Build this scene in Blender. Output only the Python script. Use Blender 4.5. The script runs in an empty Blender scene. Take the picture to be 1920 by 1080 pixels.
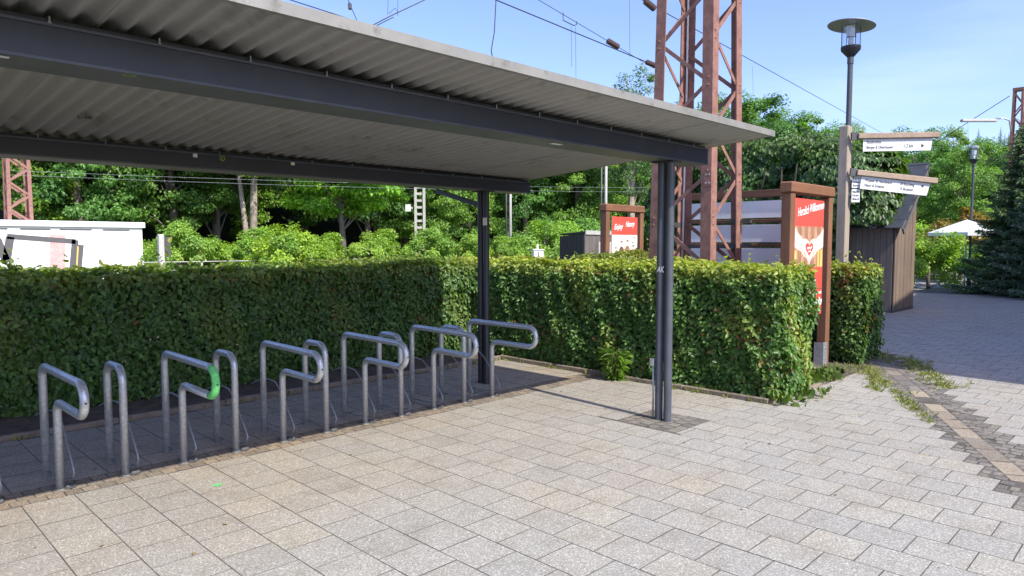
import bpy, math, random
import numpy as np
from mathutils import Vector, Matrix
random.seed(5)
rng = np.random.default_rng(11)
SC = bpy.context.scene
COL = SC.collection
R = math.radians

# ------------------------------------------------------------------ camera, sky, sun, exposure
FPX, EYE, HOR, YAW = 1300.0, 1.65, 456.0, R(44.8)
PITCH = math.atan((540 - HOR) / FPX)
cd = bpy.data.cameras.new('camera'); cam = bpy.data.objects.new('camera', cd); COL.objects.link(cam)
cd.sensor_width = 36.0; cd.lens = 36.0 * FPX / 1920.0
cd.clip_start = 0.05; cd.clip_end = 3000
cam.location = (0, 0, EYE)
cam.rotation_euler = (R(90) - PITCH, 0, YAW - R(90))
SC.camera = cam

SUN_TO = Vector((-0.086, -0.98, 1.0)).normalized()
world = bpy.data.worlds.new('World'); SC.world = world; world.use_nodes = True
wn = world.node_tree.nodes; wl = world.node_tree.links
wn.clear()
sky = wn.new('ShaderNodeTexSky'); sky.sky_type = 'NISHITA'; sky.sun_disc = False
sky.sun_elevation = math.asin(SUN_TO.z); sky.sun_rotation = math.atan2(SUN_TO.x, SUN_TO.y)
sky.air_density = 1.0; sky.dust_density = 1.6; sky.ozone_density = 2.2; sky.altitude = 250
bg = wn.new('ShaderNodeBackground'); bg.inputs[1].default_value = 0.15
wo = wn.new('ShaderNodeOutputWorld')
tint = wn.new('ShaderNodeMix'); tint.data_type = 'RGBA'; tint.blend_type = 'MULTIPLY'; tint.inputs[0].default_value = 1.0
tint.inputs[7].default_value = (0.74, 0.73, 0.93, 1)      # clear summer air, a touch more violet than the model's
wl.new(sky.outputs[0], tint.inputs[6]); 
wtc = wn.new('ShaderNodeTexCoord'); wmp = wn.new('ShaderNodeMapping'); wmp.inputs['Scale'].default_value = (1.2, 1.2, 7.0); wmp.inputs['Rotation'].default_value = (0.25, 0.1, 0.4)
wnz = wn.new('ShaderNodeTexNoise'); wnz.inputs['Scale'].default_value = 1.6; wnz.inputs['Detail'].default_value = 6; wnz.inputs['Roughness'].default_value = 0.55
wrp = wn.new('ShaderNodeValToRGB'); wrp.color_ramp.elements[0].position = 0.48; wrp.color_ramp.elements[1].position = 0.8
wrp.color_ramp.elements[0].color = (0, 0, 0, 1); wrp.color_ramp.elements[1].color = (0.16, 0.16, 0.16, 1)
cir = wn.new('ShaderNodeMix'); cir.data_type = 'RGBA'; cir.inputs[7].default_value = (5.2, 5.4, 5.9, 1)     # thin cirrus veil
wl.new(wtc.outputs['Generated'], wmp.inputs[0]); wl.new(wmp.outputs[0], wnz.inputs['Vector']); wl.new(wnz.outputs['Fac'], wrp.inputs[0])
wl.new(wrp.outputs[0], cir.inputs[0]); wl.new(tint.outputs[2], cir.inputs[6]); wl.new(cir.outputs[2], bg.inputs[0]); wl.new(bg.outputs[0], wo.inputs[0])

sl = bpy.data.lights.new('sun', 'SUN'); sl.energy = 3.0; sl.angle = R(0.55); sl.color = (1.0, 0.95, 0.84)
sun = bpy.data.objects.new('sun', sl); COL.objects.link(sun)
sun.rotation_euler = SUN_TO.to_track_quat('Z', 'Y').to_euler()
sun.location = (0, -20, 30)
SC.view_settings.view_transform = 'Standard'; SC.view_settings.look = 'None'
SC.view_settings.exposure = 1.17; SC.view_settings.gamma = 1.0
SC.view_settings.use_curve_mapping = False
SC.cycles.max_bounces = 8; SC.cycles.diffuse_bounces = 4; SC.cycles.transparent_max_bounces = 12
SC.cycles.use_denoising = True

# ------------------------------------------------------------------ surveying helpers (photo measurements -> metres)
_fw = np.array([math.cos(YAW), math.sin(YAW), 0]); _rt = np.array([math.sin(YAW), -math.cos(YAW), 0]); _up = np.array([0, 0, 1.])
_F = _fw * math.cos(PITCH) - _up * math.sin(PITCH); _U = _fw * math.sin(PITCH) + _up * math.cos(PITCH)
_C = np.array([0, 0, EYE])
def ray(x, y): return _F + (x - 960) / FPX * _rt - (y - 540) / FPX * _U
def gnd(x, y, z=0.): d = ray(x, y); return _C + d * ((z - EYE) / d[2])
def onX(x, y, X): d = ray(x, y); return _C + d * (X / d[0])
def onY(x, y, Y): d = ray(x, y); return _C + d * (Y / d[1])
def dist(x, y, D): d = ray(x, y); return _C + d * (D / math.hypot(d[0], d[1]))
def proj(P):
    q = np.asarray(P, float) - _C; z = q @ _F
    return 960 + FPX * (q @ _rt) / z, 540 - FPX * (q @ _U) / z, z

# ------------------------------------------------------------------ materials
def nd(t, k, **kw):
    n = t.nodes.new(k)
    for a, b in kw.items(): setattr(n, a, b)
    return n
def base_mat(name):
    m = bpy.data.materials.new(name); m.use_nodes = True
    t = m.node_tree; p = t.nodes['Principled BSDF']
    return m, t, p
def ramp(t, src, stops):
    r = nd(t, 'ShaderNodeValToRGB'); e = r.color_ramp.elements
    while len(e) < len(stops): e.new(0.5)
    for i, (pos, c) in enumerate(stops):
        e[i].position = pos; e[i].color = (*c, 1) if len(c) == 3 else c
    t.links.new(src, r.inputs[0]); return r.outputs[0]
def noise(t, scale, detail=4, rough=0.6, vec=None, stretch=None, coord='Object'):
    tc = nd(t, 'ShaderNodeTexCoord'); v = tc.outputs[coord]
    if coord == 'World': pass
    if stretch:
        mp = nd(t, 'ShaderNodeMapping'); mp.inputs['Scale'].default_value = stretch
        t.links.new(v, mp.inputs[0]); v = mp.outputs[0]
    n = nd(t, 'ShaderNodeTexNoise'); n.inputs['Scale'].default_value = scale
    n.inputs['Detail'].default_value = detail; n.inputs['Roughness'].default_value = rough
    t.links.new(v, n.inputs['Vector']); return n.outputs['Fac']
def mixc(t, fac, a, b, mode='MIX'):
    m = nd(t, 'ShaderNodeMix', data_type='RGBA', blend_type=mode)
    for sock, val in ((m.inputs[0], fac), (m.inputs[6], a), (m.inputs[7], b)):
        if hasattr(val, 'is_output'): t.links.new(val, sock)
        elif isinstance(val, (int, float)): sock.default_value = val
        else: sock.default_value = (*val, 1)
    return m.outputs[2]
def bump(t, p, src, strength=0.3, dist=0.01):
    b = nd(t, 'ShaderNodeBump'); b.inputs['Strength'].default_value = strength; b.inputs['Distance'].default_value = dist
    t.links.new(src, b.inputs['Height']); t.links.new(b.outputs[0], p.inputs['Normal'])
def simple(name, c, rough=0.6, metal=0.0, var=0.25, scale=6.0, bmp=0.0, spec=0.5, dirt=None):
    m, t, p = base_mat(name)
    n = noise(t, scale, 5, 0.65)
    lo = tuple(x * (1 - var) for x in c); hi = tuple(min(1, x * (1 + var)) for x in c)
    col = ramp(t, n, [(0.3, lo), (0.7, hi)])
    if dirt:
        n2 = noise(t, dirt[1], 6, 0.75)
        f = ramp(t, n2, [(dirt[2], (0, 0, 0)), (min(1, dirt[2] + 0.15), (1, 1, 1))])
        col = mixc(t, f, col, dirt[0])
    t.links.new(col, p.inputs['Base Color'])
    p.inputs['Roughness'].default_value = rough; p.inputs['Metallic'].default_value = metal
    p.inputs['Specular IOR Level'].default_value = spec
    if bmp: bump(t, p, noise(t, scale * 6, 4), bmp, 0.005)
    return m
def wood(name, c, axis, dark=0.45, rough=0.7):
    m, t, p = base_mat(name)
    st = [9, 9, 9]; st[axis] = 0.5
    n = noise(t, 3.0, 6, 0.7, stretch=tuple(st))
    n2 = noise(t, 1.3, 3, 0.6)
    col = ramp(t, n, [(0.28, tuple(x * dark for x in c)), (0.5, c), (0.75, tuple(min(1, x * 1.35) for x in c))])
    col = mixc(t, 0.35, col, ramp(t, n2, [(0.35, tuple(x * 0.55 for x in c)), (0.65, tuple(min(1, x * 1.25) for x in c))]))
    oi = nd(t, 'ShaderNodeObjectInfo')
    col = mixc(t, ramp(t, oi.outputs['Random'], [(0, (0, 0, 0)), (1, (0.3, 0.3, 0.3))]), col, tuple(x * 0.5 for x in c))
    t.links.new(col, p.inputs['Base Color']); p.inputs['Roughness'].default_value = rough
    bump(t, p, n, 0.35, 0.004); return m
def leaf_mat(name, trans=0.34, rough=0.42, spec=0.45, vary=False):
    m, t, p = base_mat(name)
    a = nd(t, 'ShaderNodeAttribute', attribute_name='tint')
    ac = a.outputs['Color']
    if vary:      # each tree of a stand its own green
        oi = nd(t, 'ShaderNodeObjectInfo')
        ac = mixc(t, 1.0, ac, ramp(t, oi.outputs['Random'], [(0, (0.95, 1.10, 1.3)), (0.3, (1.1, 1.12, 1.05)), (0.6, (1.3, 1.25, 1.05)), (0.85, (1.5, 1.35, 0.95)), (1, (1.1, 1.3, 0.95))]), 'MULTIPLY')
    t.links.new(ac, p.inputs['Base Color'])
    p.inputs['Roughness'].default_value = rough; p.inputs['Specular IOR Level'].default_value = spec
    tr = nd(t, 'ShaderNodeBsdfTranslucent')
    c2 = mixc(t, 1.0, ac, (1.7, 1.9, 0.7), 'MULTIPLY')
    t.links.new(c2, tr.inputs[0])
    mx = nd(t, 'ShaderNodeMixShader'); mx.inputs[0].default_value = trans
    t.links.new(p.outputs[0], mx.inputs[1]); t.links.new(tr.outputs[0], mx.inputs[2])
    t.links.new(mx.outputs[0], t.nodes['Material Output'].inputs[0]); return m

M = {}
M['paint'] = simple('dark_grey_paint', (0.027, 0.029, 0.037), 0.42, 0.0, 0.18, 5, 0.05, dirt=((0.09, 0.09, 0.085), 14, 0.66))
M['post_lit_flange_paint'] = simple('post_lit_flange_grey', (0.07, 0.078, 0.095), 0.42, 0.0, 0.2, 5, 0.05, dirt=((0.16, 0.16, 0.16), 30, 0.66))  # reused on the beam flanges, where the paler tone is painted-in light
M['galv'] = simple('galvanised_steel', (0.47, 0.495, 0.51), 0.34, 0.55, 0.25, 38, 0.08, dirt=((0.14, 0.14, 0.135), 9, 0.62))
M['rod'] = simple('thin_rod_steel', (0.26, 0.28, 0.30), 0.45, 0.5, 0.2, 20)
M['fascia'] = simple('pale_trim_metal', (0.24, 0.235, 0.215), 0.55, 0.1, 0.15, 4, dirt=((0.13, 0.125, 0.10), 7, 0.56))
M['rust'] = simple('red_oxide_paint', (0.255, 0.128, 0.098), 0.78, 0.0, 0.32, 9, 0.25, dirt=((0.15, 0.075, 0.058), 11, 0.56))
M['steel_dk'] = simple('dull_dark_steel', (0.10, 0.10, 0.10), 0.55, 0.4, 0.25, 8)
M['wood_x'] = wood('brown_timber_x', (0.21, 0.095, 0.045), 0)
M['wood_y'] = wood('brown_timber_y', (0.17, 0.085, 0.05), 1)
M['wood_z'] = wood('brown_timber_z', (0.22, 0.10, 0.05), 2)
M['grey_z'] = wood('weathered_timber_z', (0.40, 0.33, 0.26), 2, 0.6)
M['arm'] = wood('pale_timber_arm', (0.36, 0.27, 0.20), 0, 0.6)
M['hut_z'] = wood('dark_board_z', (0.15, 0.13, 0.12), 2, 0.5, 0.85)
M['hut_warm'] = wood('warm_board_z', (0.20, 0.145, 0.105), 2, 0.5, 0.85)
M['slate'] = simple('slate_roofing', (0.042, 0.050, 0.064), 0.6, 0, 0.3, 3)
M['white'] = simple('white_sheet', (0.72, 0.73, 0.75), 0.55, 0, 0.06, 3)
M['panel'] = simple('pale_grey_panel', (0.90, 0.90, 0.90), 0.5, 0, 0.06, 2)
M['plaster'] = simple('white_plaster', (0.86, 0.84, 0.82), 0.9, 0, 0.05, 1.5, dirt=((0.62, 0.55, 0.53), 2.2, 0.68))
M['bplaster'] = simple('cream_plaster', (0.62, 0.58, 0.50), 0.9, 0, 0.06, 1.5)
M['red'] = simple('red_print', (0.66, 0.085, 0.06), 0.45, 0, 0.03, 1)
M['ink_white'] = simple('white_print', (0.85, 0.83, 0.80), 0.5, 0, 0.02, 1)
M['ink_black'] = simple('black_print', (0.05, 0.05, 0.055), 0.5, 0, 0.02, 1)
M['skin'] = simple('pale_pink_print', (0.86, 0.62, 0.52), 0.5, 0, 0.08, 12)
M['plank_a'] = simple('tan_print', (0.46, 0.27, 0.17), 0.5, 0, 0.25, 14)
M['plank_b'] = simple('brown_print', (0.33, 0.17, 0.10), 0.5, 0, 0.25, 14)
M['yellow'] = simple('yellow_print', (0.75, 0.48, 0.12), 0.5, 0, 0.15, 10)
M['maroon'] = simple('dusky_print', (0.16, 0.085, 0.08), 0.5, 0, 0.2, 14)
M['cream'] = simple('cream_print', (0.85, 0.78, 0.62), 0.5, 0, 0.1, 8)
M['green'] = simple('green_spray', (0.13, 0.56, 0.15), 0.5, 0, 0.3, 30, dirt=((0.42, 0.50, 0.44), 22, 0.56))
M['lime'] = simple('lime_marker', (0.24, 0.42, 0.06), 0.5, 0, 0.1, 30)
M['graf'] = simple('grey_spray', (0.10, 0.095, 0.10), 0.8, 0, 0.12, 5)
M['pinkstain'] = simple('pink_spray', (0.58, 0.36, 0.34), 0.9, 0, 0.2, 4)
M['white_lacquer'] = simple('white_lacquer', (0.75, 0.76, 0.78), 0.35, 0, 0.05, 3)
M['concrete'] = simple('pale_concrete', (0.44, 0.43, 0.40), 0.85, 0, 0.12, 6, 0.1)
M['kerb'] = simple('kerb_concrete', (0.20, 0.16, 0.125), 0.9, 0, 0.3, 9, 0.25, dirt=((0.07, 0.08, 0.04), 5, 0.6))
M['wire'] = simple('dark_wire', (0.035, 0.038, 0.045), 0.6, 0.2, 0.1, 1)
M['insul'] = simple('brown_porcelain', (0.10, 0.06, 0.045), 0.25, 0, 0.2, 3)
M['bark'] = simple('grey_bark', (0.13, 0.11, 0.09), 0.95, 0, 0.4, 5, 0.5)
M['bark_pale'] = simple('pale_bark', (0.30, 0.25, 0.20), 0.95, 0, 0.35, 4, 0.4)
M['twig'] = simple('brown_twig', (0.10, 0.07, 0.045), 0.9, 0, 0.3, 8)
M['soil'] = simple('bare_soil', (0.085, 0.062, 0.045), 1.0, 0, 0.45, 7, 0.6, dirt=((0.17, 0.12, 0.08), 11, 0.6))
M['forest_floor'] = simple('forest_floor', (0.020, 0.030, 0.012), 1.0, 0, 0.4, 0.6)
M['grass'] = simple('rough_grass', (0.10, 0.115, 0.035), 1.0, 0, 0.45, 1.7, 0.5)
M['asphalt'] = simple('plaza_asphalt', (0.22, 0.215, 0.21), 0.9, 0, 0.12, 3, 0.1)
M['canvas'] = simple('white_canvas', (0.82, 0.82, 0.82), 0.8, 0, 0.04, 2)
M['shade_glass'] = simple('window_glass', (0.02, 0.025, 0.03), 0.08, 0, 0.1, 2)
M['leaf'] = leaf_mat('leaf_blade')
M['tree_leaf'] = leaf_mat('tree_leaf_blade', vary=True)
M['leaf_dull'] = leaf_mat('leaf_blade_dull', 0.2, 0.55, 0.3)
M['needle'] = leaf_mat('needle_spray', 0.1, 0.6, 0.25)

def roof_mat():
    m, t, p = base_mat('corrugated_roofing')
    n = noise(t, 1.6, 6, 0.7, stretch=(6, 0.7, 1))
    n2 = noise(t, 2.3, 6, 0.7)
    col = ramp(t, n, [(0.3, (0.34, 0.345, 0.33)), (0.65, (0.39, 0.39, 0.375))])
    col = mixc(t, ramp(t, n2, [(0.55, (0, 0, 0)), (0.72, (0.6, 0.6, 0.6))]), col, (0.15, 0.15, 0.105))
    t.links.new(col, p.inputs['Base Color']); p.inputs['Roughness'].default_value = 0.48; p.inputs['Metallic'].default_value = 0.25
    return m
M['roof'] = roof_mat()

def slab_mat(name, warm):
    m, t, p = base_mat(name)
    geo = nd(t, 'ShaderNodeNewGeometry'); oi = nd(t, 'ShaderNodeObjectInfo')
    pos = geo.outputs['Position']
    def nz(scale, detail=3, rough=0.6):
        n = nd(t, 'ShaderNodeTexNoise'); n.inputs['Scale'].default_value = scale; n.inputs['Detail'].default_value = detail
        n.inputs['Roughness'].default_value = rough; t.links.new(pos, n.inputs['Vector']); return n.outputs['Fac']
    grain = nz(110, 3, 0.75)
    col = ramp(t, grain, [(0.30, (0.172, 0.165, 0.146)), (0.47, (0.300, 0.291, 0.257)), (0.70, (0.425, 0.414, 0.373))])
    vo = nd(t, 'ShaderNodeTexVoronoi'); vo.inputs['Scale'].default_value = 150; t.links.new(pos, vo.inputs['Vector'])
    sp = nd(t, 'ShaderNodeSeparateColor'); t.links.new(vo.outputs['Color'], sp.inputs[0])
    col = mixc(t, ramp(t, sp.outputs[0], [(0.82, (0, 0, 0)), (0.86, (0.6, 0.6, 0.6))]), col, (0.17, 0.16, 0.15))
    col = mixc(t, ramp(t, sp.outputs[1], [(0.85, (0, 0, 0)), (0.88, (0.6, 0.6, 0.6))]), col, (0.62, 0.60, 0.56))
    # one tone per slab
    rnd = nd(t, 'ShaderNodeMath', operation='ADD'); t.links.new(oi.outputs['Random'], rnd.inputs[0]); t.links.new(geo.outputs['Random Per Island'], rnd.inputs[1])
    fr = nd(t, 'ShaderNodeMath', operation='FRACT'); t.links.new(rnd.outputs[0], fr.inputs[0])
    col = mixc(t, 1.0, col, ramp(t, fr.outputs[0], [(0, (0.92, 0.92, 0.925)), (0.5, (0.975, 0.97, 0.965)), (0.92, (1.005, 0.995, 0.975)), (1, (1.04, 1.02, 0.97))]), 'MULTIPLY')
    # broad tread of dirt: brown near the stands, sandy film elsewhere
    big = nz(0.55, 5, 0.6)
    col = mixc(t, ramp(t, big, [(0.44, (0, 0, 0)), (0.66, (0.75, 0.75, 0.75))]), col, mixc(t, 1.0, col, (1.0, 0.93, 0.86), 'MULTIPLY'))
    mid = nz(3.1, 6, 0.7)
    col = mixc(t, ramp(t, mid, [(0.50, (0, 0, 0)), (0.70, (0.55, 0.55, 0.55))]), col, mixc(t, 1.0, col, (0.72, 0.68, 0.62), 'MULTIPLY'))
    # soil trodden out from the bike stands and the hedge side
    sx = nd(t, 'ShaderNodeSeparateXYZ'); t.links.new(pos, sx.inputs[0])
    mr = nd(t, 'ShaderNodeMapRange'); mr.inputs[1].default_value = 3.0; mr.inputs[2].default_value = 5.6
    t.links.new(sx.outputs[1], mr.inputs[0])
    mu = nd(t, 'ShaderNodeMath', operation='MULTIPLY'); t.links.new(mr.outputs[0], mu.inputs[0]); t.links.new(nz(1.4, 5), mu.inputs[1])
    mu2 = nd(t, 'ShaderNodeMath', operation='MULTIPLY', use_clamp=True); t.links.new(mu.outputs[0], mu2.inputs[0]); mu2.inputs[1].default_value = 1.5
    col = mixc(t, mu2.outputs[0], col, mixc(t, 1.0, col, (0.90, 0.82, 0.74), 'MULTIPLY'))
    # old chewing gum and small stains
    v2 = nd(t, 'ShaderNodeTexVoronoi'); v2.inputs['Scale'].default_value = 1.9; t.links.new(pos, v2.inputs['Vector'])
    col = mixc(t, ramp(t, v2.outputs['Distance'], [(0.028, (0.62, 0.62, 0.62)), (0.045, (0, 0, 0))]), col, (0.09, 0.08, 0.075))
    v3 = nd(t, 'ShaderNodeTexVoronoi'); v3.inputs['Scale'].default_value = 5.3; t.links.new(pos, v3.inputs['Vector'])
    col = mixc(t, ramp(t, v3.outputs['Distance'], [(0.03, (0.5, 0.5, 0.5)), (0.06, (0, 0, 0))]), col, (0.14, 0.125, 0.11))
    blot = nz(7.0, 6, 0.8)
    col = mixc(t, ramp(t, blot, [(0.60, (0, 0, 0)), (0.78, (0.5, 0.5, 0.5))]), col, mixc(t, 1.0, col, (0.66, 0.61, 0.54), 'MULTIPLY'))
    if warm:
        col = mixc(t, 1.0, col, warm, 'MULTIPLY')
        col = mixc(t, 1.0, col, ramp(t, fr.outputs[0], [(0, (0.78, 0.78, 0.80)), (0.5, (0.96, 0.955, 0.95)), (1, (1.12, 1.10, 1.07))]), 'MULTIPLY')
    t.links.new(col, p.inputs['Base Color']); p.inputs['Roughness'].default_value = 0.88
    p.inputs['Specular IOR Level'].default_value = 0.3
    bump(t, p, grain, 0.35, 0.004); return m
M['slab'] = slab_mat('exposed_aggregate_slab', None)
M['sett'] = slab_mat('dark_sett_stone', (0.60, 0.585, 0.58))
M['strip'] = slab_mat('sandy_strip_stone', (0.90, 0.81, 0.71))
M['joint'] = simple('joint_sand', (0.095, 0.085, 0.072), 1.0, 0, 0.55, 5, 0.3, dirt=((0.10, 0.11, 0.05), 3, 0.60))

def glass_mat():
    m, t, p = base_mat('clear_lantern_glass')
    tr = nd(t, 'ShaderNodeBsdfTransparent'); tr.inputs[0].default_value = (0.92, 0.95, 0.97, 1)
    gl = nd(t, 'ShaderNodeBsdfGlossy'); gl.inputs['Roughness'].default_value = 0.05
    mx = nd(t, 'ShaderNodeMixShader'); mx.inputs[0].default_value = 0.14
    t.links.new(tr.outputs[0], mx.inputs[1]); t.links.new(gl.outputs[0], mx.inputs[2])
    t.links.new(mx.outputs[0], t.nodes['Material Output'].inputs[0]); return m
M['glass'] = glass_mat()

# ------------------------------------------------------------------ object helpers
def tag(o, label=None, cat=None, group=None, kind=None):
    if label: o['label'] = label
    if cat: o['category'] = cat
    if group: o['group'] = group
    if kind: o['kind'] = kind
    return o
def thing(name, loc, label, cat, group=None, rz=0.0):
    o = bpy.data.objects.new(name, None); o.empty_display_size = 0.2
    o.location = loc; o.rotation_euler.z = rz; COL.objects.link(o)
    return tag(o, label, cat, group)
def link_mesh(name, me, parent=None, loc=(0, 0, 0), kind=None):
    o = bpy.data.objects.new(name, me); COL.objects.link(o); o.location = loc
    if parent: o.parent = parent
    if kind: o['kind'] = kind
    return o
def copy_tree(o, parent=None):
    c = o.copy(); COL.objects.link(c)
    if parent is not None: c.parent = parent
    for ch in o.children: copy_tree(ch, c)
    return c

class MB:
    def __init__(s): s.v = []; s.f = []; s.m = []
    def add(s, vs, fs, mi=0):
        o = len(s.v); s.v += [tuple(map(float, p)) for p in vs]
        for f in fs: s.f.append([i + o for i in f]); s.m.append(mi)
        return s
    def box(s, a, b, mi=0, bev=0.0):
        (x0, y0, z0), (x1, y1, z1) = a, b
        if bev <= 0:
            return s.add([(x0,y0,z0),(x1,y0,z0),(x1,y1,z0),(x0,y1,z0),(x0,y0,z1),(x1,y0,z1),(x1,y1,z1),(x0,y1,z1)],
                         [(0,3,2,1),(4,5,6,7),(0,1,5,4),(1,2,6,5),(2,3,7,6),(3,0,4,7)], mi)
        c = ((x0+x1)/2, (y0+y1)/2, (z0+z1)/2); h = ((x1-x0)/2, (y1-y0)/2, (z1-z0)/2)
        return s.obox(c, (1,0,0), (0,1,0), (0,0,1), h, mi, bev)
    def obox(s, c, ax, ay, az, h, mi=0, bev=0.0):
        c = np.array(c, float); A = [np.array(k, float) for k in (ax, ay, az)]
        if bev <= 0:
            vs = [c + A[0]*h[0]*i + A[1]*h[1]*j + A[2]*h[2]*k for k in (-1,1) for i, j in ((-1,-1),(1,-1),(1,1),(-1,1))]
            return s.add(vs, [(0,3,2,1),(4,5,6,7),(0,1,5,4),(1,2,6,5),(2,3,7,6),(3,0,4,7)], mi)
        idx = {}; vs = []
        for i in (-1,1):
            for j in (-1,1):
                for k in (-1,1):
                    sg = (i, j, k)
                    for a in range(3):
                        p = c.copy()
                        for d in range(3):
                            hh = h[d] if d == a else h[d] - bev
                            p = p + A[d] * hh * sg[d]
                        idx[(sg, a)] = len(vs); vs.append(p)
        fs = []
        for a in range(3):
            u, w = [(1,2),(2,0),(0,1)][a]
            for sg in (-1, 1):
                q = []
                for (p1, p2) in ((-1,-1),(1,-1),(1,1),(-1,1)):
                    k = [0,0,0]; k[a] = sg; k[u] = p1; k[w] = p2; q.append(idx[(tuple(k), a)])
                fs.append(q if sg > 0 else q[::-1])
        for a in range(3):           # edges along axis a
            u, w = [(1,2),(2,0),(0,1)][a]
            for p1 in (-1,1):
                for p2 in (-1,1):
                    k0 = [0,0,0]; k1 = [0,0,0]
                    k0[a] = -1; k1[a] = 1
                    for k in (k0, k1): k[u] = p1; k[w] = p2
                    q = [idx[(tuple(k0), u)], idx[(tuple(k1), u)], idx[(tuple(k1), w)], idx[(tuple(k0), w)]]
                    fs.append(q if p1*p2 > 0 else q[::-1])
        for i in (-1,1):
            for j in (-1,1):
                for k in (-1,1):
                    q = [idx[((i,j,k), a)] for a in range(3)]
                    fs.append(q if i*j*k > 0 else q[::-1])
        return s.add(vs, fs, mi)
    def bar(s, p, q, w, t, up=(0,0,1), mi=0):
        p = np.array(p, float); q = np.array(q, float); d = q - p; L = np.linalg.norm(d); d /= L
        side = np.cross(d, up); n = np.linalg.norm(side)
        if n < 1e-5: side = np.cross(d, (1,0,0)); n = np.linalg.norm(side)
        side /= n; u = np.cross(side, d)
        return s.obox((p+q)/2, d, side, u, (L/2, w/2, t/2), mi)
    def tube(s, pts, r, n=8, cap=True, mi=0):
        pts = [np.array(p, float) for p in pts]; rs = r if isinstance(r, (list, tuple)) else [r]*len(pts)
        vs = []; fs = []; prev = None
        for i, p in enumerate(pts):
            if i == 0: d = pts[1]-pts[0]
            elif i == len(pts)-1: d = pts[-1]-pts[-2]
            else: d = (pts[i+1]-pts[i])/np.linalg.norm(pts[i+1]-pts[i]) + (pts[i]-pts[i-1])/np.linalg.norm(pts[i]-pts[i-1])
            d = d/np.linalg.norm(d)
            if prev is None:
                ref = np.array((0,0,1.)) if abs(d[2]) < 0.9 else np.array((1.,0,0))
                a = np.cross(d, ref)
            else: a = prev - d*(prev@d)
            a /= np.linalg.norm(a); b = np.cross(d, a); prev = a
            for k in range(n):
                th = 2*math.pi*k/n; vs.append(p + rs[i]*(a*math.cos(th)+b*math.sin(th)))
        for i in range(len(pts)-1):
            for k in range(n):
                k2 = (k+1) % n; fs.append((i*n+k, i*n+k2, (i+1)*n+k2, (i+1)*n+k))
        if cap: fs.append(tuple(range(n))[::-1]); fs.append(tuple((len(pts)-1)*n+k for k in range(n)))
        return s.add(vs, fs, mi)
    def lathe(s, prof, c=(0,0,0), n=20, mi=0, tilt=None):
        vs = []; fs = []
        for (r, z) in prof:
            for k in range(n):
                th = 2*math.pi*k/n; v = Vector((r*math.cos(th), r*math.sin(th), z))
                if tilt: v = tilt @ v
                vs.append((v.x+c[0], v.y+c[1], v.z+c[2]))
        for i in range(len(prof)-1):
            for k in range(n):
                k2 = (k+1) % n; fs.append((i*n+k, i*n+k2, (i+1)*n+k2, (i+1)*n+k))
        return s.add(vs, fs, mi)
    def poly(s, pts, mi=0): return s.add(pts, [tuple(range(len(pts)))], mi)
    def slabpoly(s, pts, nrm, th, mi=0):
        pts = [np.array(p, float) for p in pts]; nrm = np.array(nrm, float); n = len(pts)
        vs = pts + [p + nrm*th for p in pts]
        return s.add(vs, [tuple(range(n))[::-1], tuple(range(n, 2*n))] + [(i, (i+1) % n, n+(i+1) % n, n+i) for i in range(n)], mi)
    def mesh(s, name, mats, base=(0,0,0), smooth=False):
        me = bpy.data.meshes.new(name); b = base
        me.from_pydata([(x-b[0], y-b[1], z-b[2]) for x, y, z in s.v], [], s.f)
        for m in (mats if isinstance(mats, (list, tuple)) else [mats]): me.materials.append(M[m] if isinstance(m, str) else m)
        me.polygons.foreach_set('material_index', s.m)
        if smooth: me.polygons.foreach_set('use_smooth', [True]*len(s.f))
        me.update(); return me
    def build(s, name, mats, parent=None, smooth=False, kind=None, label=None):
        b = parent.location if parent is not None else (0,0,0)
        # a part of a part: the meshes all sit at their thing's origin
        if parent is not None and parent.parent is not None: b = parent.parent.location
        o = link_mesh(name, s.mesh(name, mats, b, smooth), parent, kind=kind)
        if label: o['label'] = label
        return o
def auto_smooth(o, ang=40):
    me = o.data; me.polygons.foreach_set('use_smooth', [True]*len(me.polygons))
    try: me.set_sharp_from_angle(angle=R(ang))
    except Exception: pass

def text_mesh(txt, size, shear=0.0, bold=0.0):
    cu = bpy.data.curves.new('lettering', 'FONT'); cu.body = txt; cu.size = size; cu.shear = shear; cu.offset = bold
    cu.resolution_u = 3
    o = bpy.data.objects.new('lettering', cu); COL.objects.link(o)
    dg = bpy.context.evaluated_depsgraph_get(); me = bpy.data.meshes.new_from_object(o.evaluated_get(dg))
    bpy.data.objects.remove(o); return me
def lettering(txt, size, origin, xdir, nrm, mat, parent, shear=0.0, bold=0.0, width=None, base=None, rise=0.0):
    """flat print: letters lie in the plane (xdir, up) standing 2 mm off the sheet"""
    me = text_mesh(txt, size, shear, bold)
    xd = Vector(xdir).normalized(); n = Vector(nrm).normalized(); u = n.cross(xd)
    if rise:
        q = Matrix.Rotation(rise, 3, n); xd = q @ xd; u = q @ u
    ws = [v.co.x for v in me.vertices]; sx = 1.0
    if width and ws: sx = width / (max(ws) - min(ws))
    b = Vector(base if base is not None else parent.location)
    for v in me.vertices:
        p = Vector(origin) + xd * v.co.x * sx + u * v.co.y + n * 0.002
        v.co = p - b
    me.materials.clear(); me.materials.append(M[mat])
    return link_mesh('lettering', me, parent)

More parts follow.
